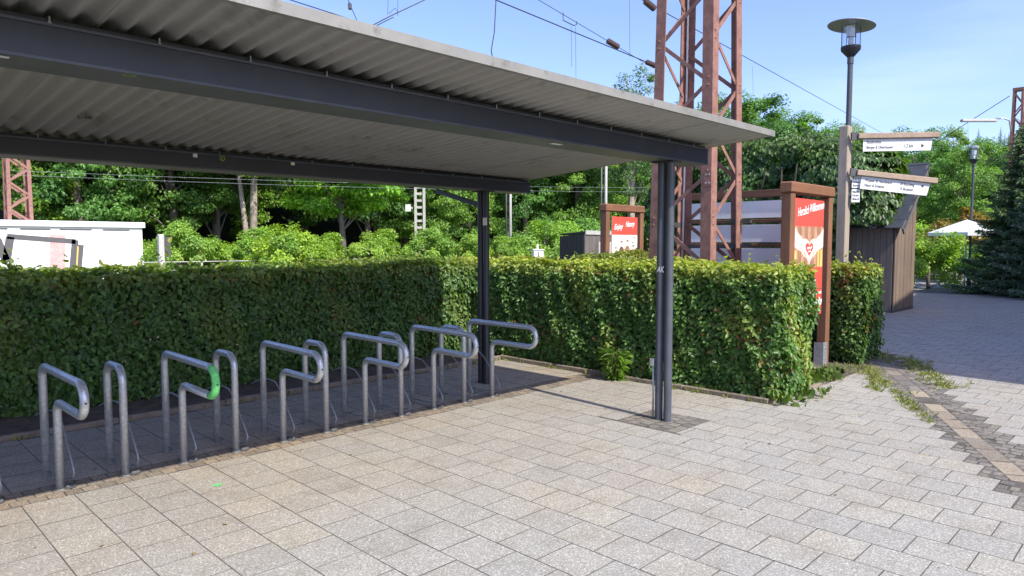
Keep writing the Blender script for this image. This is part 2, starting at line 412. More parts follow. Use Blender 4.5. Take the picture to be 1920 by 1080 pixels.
# ------------------------------------------------------------------ foliage
def leaf_cloud(name, P, N, T, size, tint, mat='leaf', aspect=0.62, full=True, fold=0.12):
    P = np.asarray(P, float); n = len(P)
    N = N / np.maximum(np.linalg.norm(N, axis=1, keepdims=True), 1e-6)
    T = T - N * np.sum(T*N, axis=1, keepdims=True); T = T / np.maximum(np.linalg.norm(T, axis=1, keepdims=True), 1e-6)
    B = np.cross(N, T); s = np.asarray(size, float)[:, None]
    if full: tpl = [(0,0,0),(0.28,-0.5,fold),(0.70,-0.36,fold*0.7),(1,0,-0.10),(0.70,0.36,fold*0.7),(0.28,0.5,fold)]
    else: tpl = [(0,0,0),(0.5,-0.5,fold),(1,0,-0.06),(0.5,0.5,fold)]
    k = len(tpl); V = np.empty((n, k, 3))
    for i, (u, w, h) in enumerate(tpl): V[:, i] = P + s*(T*u + B*(w*aspect) + N*h)
    me = bpy.data.meshes.new(name); me.vertices.add(n*k); me.vertices.foreach_set('co', V.reshape(-1))
    base = (np.arange(n)*k)[:, None]
    if full: idx = np.concatenate([base + np.array([0,1,2,3]), base + np.array([0,3,4,5])], 1).reshape(-1); tot = 4
    else: idx = np.concatenate([base + np.array([0,1,2]), base + np.array([0,2,3])], 1).reshape(-1); tot = 3
    nf = 2*n
    me.loops.add(len(idx)); me.loops.foreach_set('vertex_index', idx.astype(np.int32))
    me.polygons.add(nf); me.polygons.foreach_set('loop_start', (np.arange(nf)*tot).astype(np.int32))
    try: me.polygons.foreach_set('loop_total', np.full(nf, tot, np.int32))
    except Exception: pass
    at = me.attributes.new('tint', 'FLOAT_COLOR', 'POINT')
    c = np.ones((n, k, 4)); c[:, :, :3] = np.clip(np.asarray(tint), 0, 1)[:, None, :]
    at.data.foreach_set('color', c.reshape(-1).astype(np.float32))
    me.materials.append(M[mat]); me.update(); me.validate(); return me
def unit(n):
    v = rng.normal(size=(n, 3)); return v / np.linalg.norm(v, axis=1, keepdims=True)
def tints(n, a, b, spread=0.18):
    f = rng.random((n, 1)); c = np.array(a)*(1-f) + np.array(b)*f
    return c * (1 + rng.normal(size=(n, 1))*spread)
def wob(P, f, seed):
    r = np.random.default_rng(seed); o = np.zeros(len(P))
    for _ in range(5):
        k = r.normal(size=3)*f; o += np.sin(P @ k + r.random()*7)
    return o / 2.2
DG1, DG2 = (0.030, 0.068, 0.018), (0.075, 0.135, 0.030)
YG1, YG2 = (0.14, 0.185, 0.03), (0.27, 0.25, 0.045)

def hedge(name, label, x0, x1, y0, y1, h, dens, faces, seed, lushtop=0.5, size=(0.042, 0.068), zb=0.05, brown=0.06, gain=1.3):
    root = thing(name, ((x0+x1)/2, (y0+y1)/2, 0.0), label, 'hedge')
    Ps, Ns, Ts = [], [], []
    def face(kind, area):
        n = int(area*dens); a = rng.random(n); b = rng.random(n); d = rng.exponential(0.075, n) - 0.035
        z = zb + (h-zb)*b
        if kind == 'x-': p = np.c_[np.full(n, x0)+d, y0+(y1-y0)*a, z]; nn = (-1,0,0.25)
        if kind == 'x+': p = np.c_[np.full(n, x1)-d, y0+(y1-y0)*a, z]; nn = (1,0,0.25)
        if kind == 'y-': p = np.c_[x0+(x1-x0)*a, np.full(n, y0)+d, z]; nn = (0,-1,0.25)
        if kind == 'y+': p = np.c_[x0+(x1-x0)*a, np.full(n, y1)-d, z]; nn = (0,1,0.25)
        if kind == 't': p = np.c_[x0+(x1-x0)*a, y0+(y1-y0)*b, np.full(n, h)-d]; nn = (0,0,1)
        nn = np.array(nn)
        bul = wob(p, 2.6, seed)*0.028 + wob(p, 8.0, seed+1)*0.030 + wob(p, 16.0, seed+2)*0.018
        side = np.array([nn[0], nn[1], 1.0 if kind == 't' else 0.0])
        if kind != 't':     # slightly narrower at the foot, thin near the ground
            bul = bul - 0.05*np.clip(1 - p[:, 2]/0.35, 0, 1)
        p = p + side*bul[:, None]
        # rounded shoulders
        Ps.append(p); Ns.append(nn + unit(n)*(0.95 if kind == 'x-' else 0.6) + (np.array((0, -0.35, 0.25)) if kind == 'x-' else 0))
        t = unit(n)*0.8 + nn*0.5 + np.array([0,0,-0.5 if kind != 't' else 0.1]); Ts.append(t)
    Lx, Ly = x1-x0, y1-y0
    ar = {'x-': Ly*h, 'x+': Ly*h, 'y-': Lx*h, 'y+': Lx*h, 't': Lx*Ly}
    for k in faces: face(k, ar[k])
    nshell = sum(len(p) for p in Ps)
    # inner fill
    n = int((Lx*Ly*h)*dens*1.15)
    p = np.c_[x0+0.1+(Lx-0.2)*rng.random(n), y0+0.1+(Ly-0.2)*rng.random(n), zb+0.05+(h-zb-0.15)*rng.random(n)]
    Ps.append(p); Ns.append(unit(n)+np.array([0,0,0.4])); Ts.append(unit(n))
    # upright shoots
    n2 = int(Lx*Ly*26)
    bx = x0+Lx*rng.random(n2); by = y0+Ly*rng.random(n2); tall = rng.exponential(0.035, n2)
    for q in range(5):
        pp = np.c_[bx+rng.normal(size=n2)*0.02, by+rng.normal(size=n2)*0.02, h+tall*(q/4.0)*1.6]
        Ps.append(pp); Ns.append(unit(n2)+np.array([0,0,0.3])); Ts.append(unit(n2)+np.array([0,0,0.7]))
    P = np.concatenate(Ps); N = np.concatenate(Ns); T = np.concatenate(Ts); n = len(P)
    tint = tints(n, DG1, DG2, 0.2)
    # young growth: lighter towards the top and in patches
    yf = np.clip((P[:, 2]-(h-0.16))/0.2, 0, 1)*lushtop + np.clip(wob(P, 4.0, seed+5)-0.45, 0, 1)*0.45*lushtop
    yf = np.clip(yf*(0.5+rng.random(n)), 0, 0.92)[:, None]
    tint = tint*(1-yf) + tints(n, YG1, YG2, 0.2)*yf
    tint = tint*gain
    br = (wob(P, 5.0, seed+9) > 0.75) & (rng.random(n) < brown*2.5); br |= rng.random(n) < brown*0.12
    tint[br] = tints(br.sum(), (0.17, 0.075, 0.03), (0.24, 0.13, 0.04), 0.2)
    sz = rng.uniform(size[0], size[1], n)
    me = leaf_cloud('foliage', P - np.array(root.location), N, T, sz, tint)
    link_mesh('foliage', me, root, kind='stuff')
    tw = MB()
    for _ in range(int(Lx*Ly*42)):
        b = np.array((x0+0.12+(Lx-0.24)*random.random(), y0+0.1+(Ly-0.2)*random.random(), 0.0))
        m = b + np.array((random.uniform(-.12,.12), random.uniform(-.12,.12), h*random.uniform(.35,.55)))
        e = m + np.array((random.uniform(-.2,.2), random.uniform(-.2,.2), h*random.uniform(.25,.42)))
        tw.tube([b, m, e], [0.011, 0.007, 0.003], 4, False)
    tw.build('stem', 'twig', root, kind='stuff')
    return root

def tree_mesh(seed, H, rad, crown0, nclump, per, leaf, c1, c2, flat=0.55, round_=1.0, name='crown', mat='tree_leaf', full=False, hang=0.0):
    """leaf clumps carried on limbs spread through an uneven crown; returns crown and trunk meshes, origin at the foot"""
    r = np.random.default_rng(seed)
    cz = crown0 + (H-crown0)*0.5; hz = (H-crown0)*0.5
    C = []; 
    while len(C) < nclump:
        v = r.normal(size=3); v /= np.linalg.norm(v); q = r.random()**0.42
        wobx = 1 + 0.22*math.sin(3*math.atan2(v[1], v[0])+seed) + 0.12*math.sin(5*math.atan2(v[1], v[0])+2*seed)
        zz = v[2]*q
        w = (1 - 0.35*max(zz, 0)) * wobx
        C.append((v[0]*q*rad*w, v[1]*q*rad*w, cz + zz*hz))
    C = np.array(C)
    cr = r.uniform(0.45, 1.0, nclump)*rad*0.30
    P, N, T, S, K = [], [], [], [], []
    out = C - np.array((0, 0, cz)); out = out/np.maximum(np.linalg.norm(out, axis=1, keepdims=True), .1)
    for i in range(nclump):
        m = int(per*r.uniform(0.6, 1.3))
        v = r.normal(size=(m, 3)); v /= np.linalg.norm(v, axis=1, keepdims=True); v *= (r.random((m, 1))**0.45)
        p = C[i] + v*np.array((cr[i], cr[i], cr[i]*flat)); p[:, 2] -= 0.18*np.linalg.norm(v[:, :2], axis=1)*cr[i]
        P.append(p); N.append(v*0.6 + out[i]*0.5 + np.array((0,0,0.7)) + r.normal(size=(m, 3))*0.55)
        T.append(v + out[i]*0.6 + np.array((0,0,-0.35-hang)) + r.normal(size=(m, 3))*0.4)
        K.append(np.full(m, r.random()))
    P = np.concatenate(P); N = np.concatenate(N); T = np.concatenate(T); K = np.concatenate(K); n = len(P)
    f = np.clip(K[:, None]*0.75 + r.random((n, 1))*0.25, 0, 1)
    tint = (np.array(c1)*(1-f) + np.array(c2)*f)*(1 + r.normal(size=(n, 1))*0.15)
    me = leaf_cloud(name, P, N, T, r.uniform(0.7, 1.25, n)*leaf, tint, mat, 0.7, full)
    tr = MB(); lean = r.normal(size=2)*0.15
    top = np.array((lean[0], lean[1], crown0 + (H-crown0)*0.7))
    pts = [np.array((0,0,-0.2)), np.array((lean[0]*.2, lean[1]*.2, H*.2)), np.array((lean[0]*.6+.1, lean[1]*.6, H*.45)), top]
    r0 = H*0.016 + 0.03
    tr.tube(pts, [r0*1.25, r0, r0*0.7, r0*0.2], 8)
    for i in r.choice(nclump, min(nclump, 22), replace=False):
        zb_ = max(crown0*0.75, C[i][2] - r.uniform(0.6, 2.2)*0.12*H); zb_ = min(zb_, top[2]*0.95)
        f_ = zb_/top[2]; b = np.array((lean[0]*f_, lean[1]*f_, zb_))
        mid = b*0.45 + C[i]*0.55 + np.array((0,0,0.05*H*0.3))
        tr.tube([b, mid, C[i]], [r0*0.34, r0*0.2, r0*0.06], 5, False)
    return me, tr

# ------------------------------------------------------------------ SETTING: ground, beds, paving
def sheet(name, pts, z, mat, kind='structure'):
    m = MB(); m.poly([(x, y, z) for x, y in pts]); return m.build(name, mat, kind=kind)
sheet('ground', [(-600,-600),(900,-600),(900,900),(-600,900)], -0.06, 'grass')
sheet('plaza', [(10.9,-40),(140,-40),(140,14),(30,12),(21,9.5),(10.9,9)], -0.052, 'asphalt')
# planting bed behind the kerb (earth a little above the paving)
bed = MB()
bx = [(-4,7.06),(6.9,7.06),(6.9,3.12),(8.2,3.12),(11.0,4.55),(11.0,20),(-4,20)]
bed.slabpoly([(x, y, -0.05) for x, y in bx], (0,0,1), 0.075); bed.build('garden_bed', 'soil', kind='structure')

# pavement: sand bed with the slabs as its pieces
pave = MB(); pave.poly([(-14,-6,-0.0022),(28,-6,-0.0022),(28,7.02,-0.0022),(-14,7.02,-0.0022)])
pavement = pave.build('pavement', 'joint', kind='structure')
PX, PY = 0.2895, 0.2945
def lineL(x): return 1.19 + (x - 6.2)*0.503
def lineR(x): return 1.20 + (x - 7.15)*0.503
patches = [(5.22, 5.82, 3.18, 3.80)]
full_slabs, cut_slabs = [], []
def in_view(x, y):
    u, v, z = proj((x, y, 0)); return z > 0.6 and -380 < u < 2300 and v < 1500
for i in range(-45, 80):
    xa = 3.165 + (i-1)*PX; xb = xa + PX; xm = (xa+xb)/2
    off = 2.39 if i % 2 else 2.39 + PY/2
    for j in range(-30, 36):
        ya = off + j*PY; yb = ya + PY
        if not in_view(xm, (ya+yb)/2): continue
        ranges = []
        if xm < 10.2 and ya >= lineL(xm) - 0.02:
            if xm < 6.84: ranges += [(max(ya, -9), min(yb, 5.2)), (max(ya, 5.5), min(yb, 6.98))]
            else: ranges += [(ya, min(yb, 3.06 if xm < 8.3 else 3.06 + 0.0))]
        elif yb <= lineR(xm) + 0.02: ranges += [(ya, yb)]
        elif xm > 11.2 and yb < 6.9 and not (xm > 17.8 and ya > 4.9): ranges += [(ya, yb)]
        for (a, b) in ranges:
            if b - a < 0.05: continue
            xs0, xs1 = xa, min(xb, 6.835) if (xm < 6.84 and b > 3.07) else xb
            hit = [q for q in patches if xs1 > q[0]+.01 and xs0 < q[1]-.01 and b > q[2]+.01 and a < q[3]-.01]
            if hit:
                q = hit[0]
                if xs0 < q[0]-.04: cut_slabs.append((xs0, q[0], a, b))
                if xs1 > q[1]+.04: cut_slabs.append((q[1], xs1, a, b))
                x0_, x1_ = max(xs0, q[0]), min(xs1, q[1])
                if x1_-x0_ > .03:
                    if a < q[2]-.04: cut_slabs.append((x0_, x1_, a, q[2]))
                    if b > q[3]+.04: cut_slabs.append((x0_, x1_, q[3], b))
                continue
            if abs((b-a)-PY) < 1e-6 and abs(xs1-xs0-PX) < 1e-6: full_slabs.append((xs0, xs1, a, b))
            elif xs1 - xs0 > .04: cut_slabs.append((xs0, xs1, a, b))
def slab_geo(m, x0, x1, y0, y1, g=0.0027, bev=0.0008, th=0.03, dz=0.0, tx=0.0, ty=0.0, mi=0):
    x0 += g; x1 -= g; y0 += g; y1 -= g; cx, cy = (x0+x1)/2, (y0+y1)/2
    def P(x, y, z): return (x, y, z + dz + tx*(x-cx) + ty*(y-cy))
    o = [(x0,y0),(x1,y0),(x1,y1),(x0,y1)]; i_ = [(x0+bev,y0+bev),(x1-bev,y0+bev),(x1-bev,y1-bev),(x0+bev,y1-bev)]
    vs = [P(x,y,0) for x,y in i_] + [P(x,y,-bev*0.8) for x,y in o] + [P(x,y,-th) for x,y in o]
    m.add(vs, [(0,1,2,3)], mi); n0 = len(m.v) - 12
    for q in [(4+k,4+(k+1)%4,(k+1)%4,k) for k in range(4)] + [(8+k,8+(k+1)%4,4+(k+1)%4,4+k) for k in range(4)]: m.f.append([n0+i for i in q]); m.m.append(1)
full_slabs.sort(key=lambda q: (q[0]+q[1])**2 + (q[2]+q[3])**2 + (0 if -20 < proj(((q[0]+q[1])/2, (q[2]+q[3])/2, 0))[0] < 1940 and proj(((q[0]+q[1])/2, (q[2]+q[3])/2, 0))[1] < 1095 else 900))
one = MB(); slab_geo(one, -PX/2, PX/2, -PY/2, PY/2); slab_me = one.mesh('paving_slab', ['slab', 'joint'])
rest = MB()
for k, (a, b, c, d) in enumerate(full_slabs):
    if k < 300:
        o = link_mesh('paving_slab', slab_me, pavement, ((a+b)/2, (c+d)/2, random.gauss(0, 0.0004)))
        o.rotation_euler = (random.gauss(0, 0.0012), random.gauss(0, 0.0012), random.gauss(0, 0.002) + random.choice((0, math.pi)))
    else: slab_geo(rest, a, b, c, d, dz=random.gauss(0, 0.0004), tx=random.gauss(0, .0012), ty=random.gauss(0, .0012))
for a, b, c, d in cut_slabs: slab_geo(rest, a, b, c, d, dz=random.gauss(0, 0.001))
rest.build('paving_slab_field', ['slab', 'joint'], pavement, kind='stuff')
# setts: a row under the stands, a patch round the front column, both flanks of the diagonal strip
st = MB()
def sett_rect(x0, x1, y0, y1, s=0.1):
    nx = max(1, round((x1-x0)/(s*1.25))); ny = max(1, round((y1-y0)/s))
    for j in range(ny):
        sh = (j % 2)*0.5
        for i in range(nx+1):
            a = x0 + (x1-x0)*(i-sh)/nx; b = a + (x1-x0)/nx; a = max(a, x0); b = min(b, x1)
            if b-a < .02: continue
            slab_geo(st, a, b, y0+(y1-y0)*j/ny, y0+(y1-y0)*(j+1)/ny, g=0.003+random.random()*0.003, bev=0.004, dz=random.gauss(0, .0012), tx=random.gauss(0, .012), ty=random.gauss(0, .012))
sett_rect(5.22, 5.82, 3.18, 3.80)
for i in range(-45, 80):      # triangles and flank beside the strip, course by course
    xa = 3.165 + (i-1)*PX; xb = xa + PX
    if xb < 3.2 or xa > 10.3: continue
    off = 2.39 if i % 2 else 2.39 + PY/2
    xm = (xa+xb)/2
    jl = math.ceil((lineL(xm)-0.02-off)/PY - 1e-9); ytop = off + jl*PY
    jr = math.floor((lineR(xm)+0.02-off)/PY + 1e-9); ybot = off + jr*PY
    for q in range(3):
        a = xa + PX*q/3; b = xa + PX*(q+1)/3; mid_ = (a+b)/2; cen = (lineL(mid_)-0.11+lineR(mid_)+0.11)/2 + 0.02
        for (lo, hi) in ((ybot, cen-0.095), (cen+0.095, ytop)):
            n_ = max(1, round((hi-lo)/0.085))
            if hi-lo < 0.025: continue
            for k in range(n_):
                slab_geo(st, a, b, lo+(hi-lo)*k/n_, lo+(hi-lo)*(k+1)/n_, g=0.003+random.random()*.003, bev=0.004, dz=0.0005+random.gauss(0, .0015), tx=random.gauss(0, .016), ty=random.gauss(0, .016))
st.build('sett', ['sett', 'joint'], pavement, kind='stuff')
row = MB()
for i in range(-8, 70):       # the row of setts the stands are set in
    for j in range(3):
        a = i*0.1 + (j % 2)*.05; 
        if in_view(a, 5.3): slab_geo(row, a, a+0.1, 5.2+0.1*j, 5.3+0.1*j, g=0.0012+random.random()*.0015, bev=0.003, dz=0.0004+random.gauss(0, .0008), tx=random.gauss(0, .004), ty=random.gauss(0, .004))
M['row'] = slab_mat('worn_sett_stone', (0.80, 0.72, 0.64))
row.build('border_sett', ['row', 'joint'], pavement, kind='stuff')
# the sandy strip itself: long stones laid end to end
dx, dy = math.cos(math.atan(0.503)), math.sin(math.atan(0.503))
for k in range(-12, 22):
    s0 = k*0.33; cxx = 7.15 + dx*(s0+.165); cyy = (lineL(7.15)+lineR(7.15))/2 + 0.02 + dy*(s0+.165)
    if cxx > 10.4 or cxx < 3.2: continue
    sm = MB(); slab_geo(sm, -0.165, 0.165, -0.082, 0.082, g=0.003, bev=0.005)
    o = link_mesh('strip_stone', sm.mesh('strip_stone', ['strip' if cxx < 8.6 else 'sett', 'joint']), pavement, (cxx, cyy, -0.001+random.gauss(0, .001)))
    o.rotation_euler = (random.gauss(0, .004), random.gauss(0, .004), math.atan(0.503))
# kerbs
def kerb_run(p, q, n, h, w=0.06):
    p = np.array(p, float); q = np.array(q, float); d = (q-p)/n; u = d/np.linalg.norm(d); s_ = np.array((-u[1], u[0]))
    root = MB(); mid = (p+q)/2
    root.obox((mid[0], mid[1], -0.035), (u[0],u[1],0), (s_[0],s_[1],0), (0,0,1), (np.linalg.norm(q-p)/2, w*0.45, 0.03))
    ko = root.build('kerb', 'kerb', kind='structure')
    for i in range(n):
        c = p + d*(i+.5); sm = MB()
        sm.obox((c[0], c[1], h/2-0.02+random.gauss(0, .003)), (u[0],u[1],0), (s_[0],s_[1],0), (0,0,1), (np.linalg.norm(d)/2-0.004, w/2, h/2+0.02), 0, 0.008)
        sm.build('kerb_stone', 'kerb', ko)
kerb_run((6.87, 3.09), (6.87, 7.06), 4, 0.05)
kerb_run((-2.0, 7.03), (6.83, 7.03), 9, 0.05)
kerb_run((6.91, 3.09), (8.3, 3.09), 2, 0.03)

# ------------------------------------------------------------------ wooded rise behind the railway
hill = MB(); gx = np.linspace(-60, 330, 40); gy = [50, 56, 64, 82, 130, 230]
hz = [0.0, 2.2, 5.5, 10.0, 15.0, 19.0]
vs = [(x, y - 0.10*(x-20) if x > 20 else y, z*(1+0.25*math.sin(x*.06))) for y, z in zip(gy, hz) for x in gx]
fs = [(a*40+i, a*40+i+1, (a+1)*40+i+1, (a+1)*40+i) for a in range(5) for i in range(39)]
hill.add(vs, fs); hill.build('wooded_hill', 'forest_floor', kind='structure')

# ------------------------------------------------------------------ BIKE SHELTER
SX0, SX1, SYF, SYB = -2.2, 6.2, 2.81, 6.92
def rz_(y): return 2.585 - 0.066*(y - 3.38)
shelter = thing('bike_shelter', (5.52, 3.5, 0), 'open bike shelter with corrugated flat roof on dark grey posts', 'shelter')
# corrugated sheets, each about 1.06 m wide, lapped on the next
per = 0.106; nsheet = 8; x = SX1
prof = [(per*k/12, 0.017*(1-math.cos(2*math.pi*k/12))) for k in range(13)]
for k in range(nsheet):
    m = MB(); xs = []
    for c in range(10):
        for (u, h) in prof[:-1]: xs.append((x - c*per - u, h))
    xs.append((x - 10*per, 0.0))
    dz = 0.0016*(k % 2)
    ys = [SYF+0.02, 3.38, 5.95, SYB]
    vs = [(px_, y, rz_(y)+h+dz+e) for e in (0.0, 0.0025) for y in ys for px_, h in xs]
    n = len(xs); ny = len(ys); fs = []
    for e in range(2):
        for j in range(ny-1):
            for i in range(n-1):
                q = (e*n*ny+j*n+i, e*n*ny+j*n+i+1, e*n*ny+(j+1)*n+i+1, e*n*ny+(j+1)*n+i)
                fs.append(q if e == 0 else q[::-1])
    m.add(vs, fs); m.build('roof_sheet', 'roof', shelter, True); x -= 10*per - 0.001
# edge trim
m = MB(); zf = rz_(SYF); m.box((SX0, SYF-0.012, zf-0.006), (SX1+0.012, SYF+0.02, zf+0.048))
m.box((SX0, SYF+0.02, zf+0.040), (SX1+0.012, SYF+0.09, zf+0.048)); m.build('front_trim', 'fascia', shelter)
m = MB(); m.obox((SX1+0.004, (SYF+SYB)/2+.02, rz_((SYF+SYB)/2)+0.018), (1,0,0), (0,0.99783,-0.0659), (0,0.0659,0.99783), (0.007, (SYB-SYF)/2, 0.021)); m.build('side_trim', 'fascia', shelter)
def beam(yf, yb, zb_, zt, name, xe):
    t_ = 0.012; m = MB()
    m.box((SX0+.2, yf, zb_+t_), (xe, yf+0.010, zt-t_))                     # front web
    m.box((SX0+.2, yb-0.010, zb_+t_), (xe, yb, zt-t_))                     # rear web
    fl = MB(); fl.box((SX0+.2, yf-0.004, zb_), (xe, yb+0.004, zb_+t_-.0005)); fl.build('bottom_flange', 'post_lit_flange_paint', shelter)  # paler than the webs: light bounced off the ground put into the colour
    fl = MB(); fl.box((SX0+.2, yf-0.012, zt-t_+.0005), (xe, yb+0.01, zt)); fl.build('top_flange', 'post_lit_flange_paint', shelter)  # paler tone paints the bright line of light along the flange edge
    m.box((xe, yf+.002, zb_+.002), (xe+.008, yb-.002, zt-.002))            # end plate
    b = m.build(name, 'paint', shelter); return b
fb = beam(3.38, 3.64, 2.395, 2.545, 'beam', 6.05)
bb = beam(5.82, 6.08, 2.255, 2.385, 'beam', 6.17)
for (yf, yb, z0, z1, xe) in ((3.40, 3.60, 2.547, rz_(3.60)-.002, 6.04), (5.84, 6.04, 2.387, rz_(6.04)-.002, 6.16)):
    m = MB(); m.box((SX0+.2, yf, z0), (xe, yf+0.05, z1)); m.box((SX0+.2, yf+.055, z0), (xe, yb, z1-0.004)); m.build('top_rail', 'paint', shelter)
for (yf, z, xe) in ((3.40, 2.566, 6.0), (5.84, 2.400, 6.0)):
    xx = 0.302
    while xx < xe:
        m = MB(); m.tube([(xx, yf-.012, z-.012), (xx, yf-.012, z+.010)], 0.0035, 6); m.box((xx-.006, yf-.014, z-.018), (xx+.006, yf-.001, z-.012))
        m.build('bolt', 'galv', shelter); xx += 0.4235
for cx in (5.52, -0.75):
    for (y, zt, nm, mt) in ((3.543, 2.395, 'column', 'post_lit_flange_paint'), (3.45, 2.395, 'column', 'post_lit_flange_paint'), (5.998, 2.255, 'column', 'paint'), (5.905, 2.255, 'column', 'paint')):
        m = MB(); m.tube([(cx, y, -0.02), (cx, y, zt)], 0.037, 20); o = m.build(nm, mt, shelter); auto_smooth(o)
    for (yc, zt) in ((3.4975, 2.395), (5.95, 2.255)):
        m = MB(); m.box((cx-.07, yc-.115, zt-.012), (cx+.07, yc+.115, zt-.001)); m.box((cx-.004, yc-.02, 0.55), (cx+.004, yc+.02, zt-.02)); m.build('head_plate', 'paint', shelter)
    # sloping arm from the rear column out under the rear eave
    m = MB(); m.bar((cx, 6.0, 2.09), (cx, 6.80, 2.30), 0.05, 0.05); m.build('brace', 'paint', shelter)
m = MB(); m.tube([(5.505, 3.598, -0.01), (5.505, 3.596, 0.50)], 0.010, 8); m.build('conduit', 'galv', shelter, True)
m = MB(); m.box((5.485, 3.585, 0.50), (5.525, 3.63, 0.575), 0, .006); m.build('junction_box', 'galv', shelter)
# stickers and marker rings
def sticker(px_, py_, Y, w, h, mat, ring=False):
    c = onY(px_, py_, Y); m = MB()
    if ring:
        n = 24; vs = []
        for k in range(n):
            a = 2*math.pi*k/n
            vs += [(c[0]+w*math.cos(a), Y, c[2]+w*math.sin(a)), (c[0]+w*.72*math.cos(a), Y, c[2]+w*.72*math.sin(a))]
        m.add(vs, [(2*k, 2*((k+1) % n), 2*((k+1) % n)+1, 2*k+1) for k in range(n)])
    else:
        a = random.uniform(-.12, .12); X_ = np.array((math.cos(a), 0, math.sin(a))); Z_ = np.array((-math.sin(a), 0, math.cos(a)))
        m.obox(c, X_, (0,1,0), Z_, (w/2, .0006, h/2))
    o = m.build('sticker', mat, shelter); return o
sticker(366, 291, 5.8185, 0.034, 0.034, 'white'); sticker(417, 297, 5.8185, 0.022, 0, 'lime', True); sticker(549, 307, 5.8185, 0.035, 0.026, 'cream')
lettering('o', 0.03, onY(414, 299, 5.8185), (1,0,0), (0,-1,0), 'lime', shelter)
m = MB(); c = gnd(243, 142, 2.392)
n = 24; vs = []
for k in range(n):
    a = 2*math.pi*k/n
    for f in (1, .74): vs.append((c[0]+.028*f*math.cos(a), c[1]+.028*f*math.sin(a), 2.3935))
m.add(vs, [(2*k, 2*k+1, 2*((k+1) % n)+1, 2*((k+1) % n)) for k in range(n)]); m.build('marker_ring', 'lime', shelter)
for (u, v, w, d) in ((3, 106, .05, .03), (1043, 270, .11, .04)):
    c = gnd(u, v, 2.393); m = MB(); m.box((c[0]-w/2, c[1]-d/2, 2.3915), (c[0]+w/2, c[1]+d/2, 2.3935)); m.build('sticker', 'white', shelter)
m = MB(); m.box((5.482, 3.392, 1.36), (5.548, 3.3945, 1.41)); 
c = onX(910, 415, 5.478); m = MB(); m.box((5.466, c[1]-.03, c[2]-.045), (5.4745, c[1]+.03, c[2]+.04)); m.build('sticker', 'cream', shelter)
lettering('AK', 0.075, (5.4795, 3.555, 1.385), (0,-1,0), (-1,0,0), 'white', shelter, 0.2, 0.002, 0.08)
# scribbles on the underside
def scribble(u, v, pts):
    c = gnd(u, v, 2.50); zz = rz_(c[1]) - 0.0015; m = MB()
    P_ = [np.array((c[0]+a*.1, c[1]+b*.1, rz_(c[1]+b*.1)-.0015)) for a, b in pts]
    for p, q in zip(P_, P_[1:]): m.bar(p, q, 0.007, 0.001)
    m.build('scribble', 'ink_black', shelter)
scribble(158, 210, [(-.5,-.5),(-.2,.5),(0,-.4),(.15,.4),(.3,-.3),(.5,.3),(.1,.1)])
scribble(185, 203, [(0,0),(.3,.05)])
scribble(470, 262, [(-.4,.3),(-.1,-.2),(.2,.3),(.4,-.1)])

# ------------------------------------------------------------------ BIKE STANDS
def arc(c, r, a0, a1, n=7):
    return [(0.0, c[0]+r*math.cos(R(a0+(a1-a0)*k/n)), c[1]+r*math.sin(R(a0+(a1-a0)*k/n))) for k in range(n+1)]
TR = 0.0265
p_path_a = [(0, 0.36, -0.02)] + arc((0.28, 0.715), 0.08, 0, 90) + [(0, -0.40, 0.795)]
p_path_b = arc((-0.54, 0.695), 0.10, 90, 270, 12)
p_path_c = [(0, -0.40, 0.595)] + arc((-0.07, 0.525), 0.07, 90, 0) + [(0, 0, -0.02)]
def p_pathfix():
    # lower bar runs back to the front foot and turns down there
    return [(0, -0.54, 0.595), (0, -0.09, 0.595)] + arc((-0.07, 0.525), 0.07, 90, 0, 6) + [(0, 0, -0.02)]
u_path = [(0, 0.36, -0.02)] + arc((0.26, 0.665), 0.10, 0, 90) + arc((0.10, 0.665), 0.10, 90, 180) + [(0, 0, -0.02)]
def rod_mesh():
    m = MB()
    path = [(0.0, 0.60, 0.40), (0.03, 0.50, 0.445), (0.055, 0.38, 0.462), (0.065, 0.27, 0.452), (0.07, 0.19, 0.39), (0.07, 0.12, 0.31), (0.07, -0.03, 0.15), (0.07, -0.055, 0.11), (0.068, -0.03, 0.065), (0.055, 0.06, 0.045), (0.03, 0.2, 0.04), (0.0, 0.36, 0.045)]
    m.tube(path, 0.0065, 8); return m.mesh('wheel_holder', 'rod', smooth=True)
rod_me = rod_mesh()
def foot_mesh():
    m = MB(); m.box((0.022, -0.05, -0.002), (0.085, 0.015, 0.028), 0, .008); m.lathe([(.045, .001), (.04, .010), (.027, .014)], n=14); return m.mesh('foot_plate', 'steel_dk')
foot_me = foot_mesh()
full_p = [(0, 0.36, -0.02)] + arc((0.28, 0.715), 0.08, 0, 90) + arc((-0.54, 0.695), 0.10, 90, 270, 12)[0:] + p_pathfix()[1:]
m = MB(); m.tube(full_p, TR, 14); p_me = m.mesh('frame', 'galv', smooth=True)
m = MB(); m.tube(u_path, TR, 14); u_me = m.mesh('frame', 'galv', smooth=True)
bend = arc((-0.54, 0.695), 0.10, 90, 270, 12)
m = MB(); m.tube([(0, 0.36, -0.02)] + arc((0.28, 0.715), 0.08, 0, 90) + bend[:2], TR, 14)
m.tube([bend[-1]] + p_pathfix()[1:], TR, 14); pg_me = m.mesh('frame', 'galv', smooth=True)
m = MB(); m.tube(bend[1:], TR+0.0006, 14); bend_me = m.mesh('bend', 'green', smooth=True)
m = MB(); m.tube([(0, -0.645, 0.69), (0, -0.6675, 0.69)], 0.007, 10); hole_me = m.mesh('plug_hole', 'ink_black')
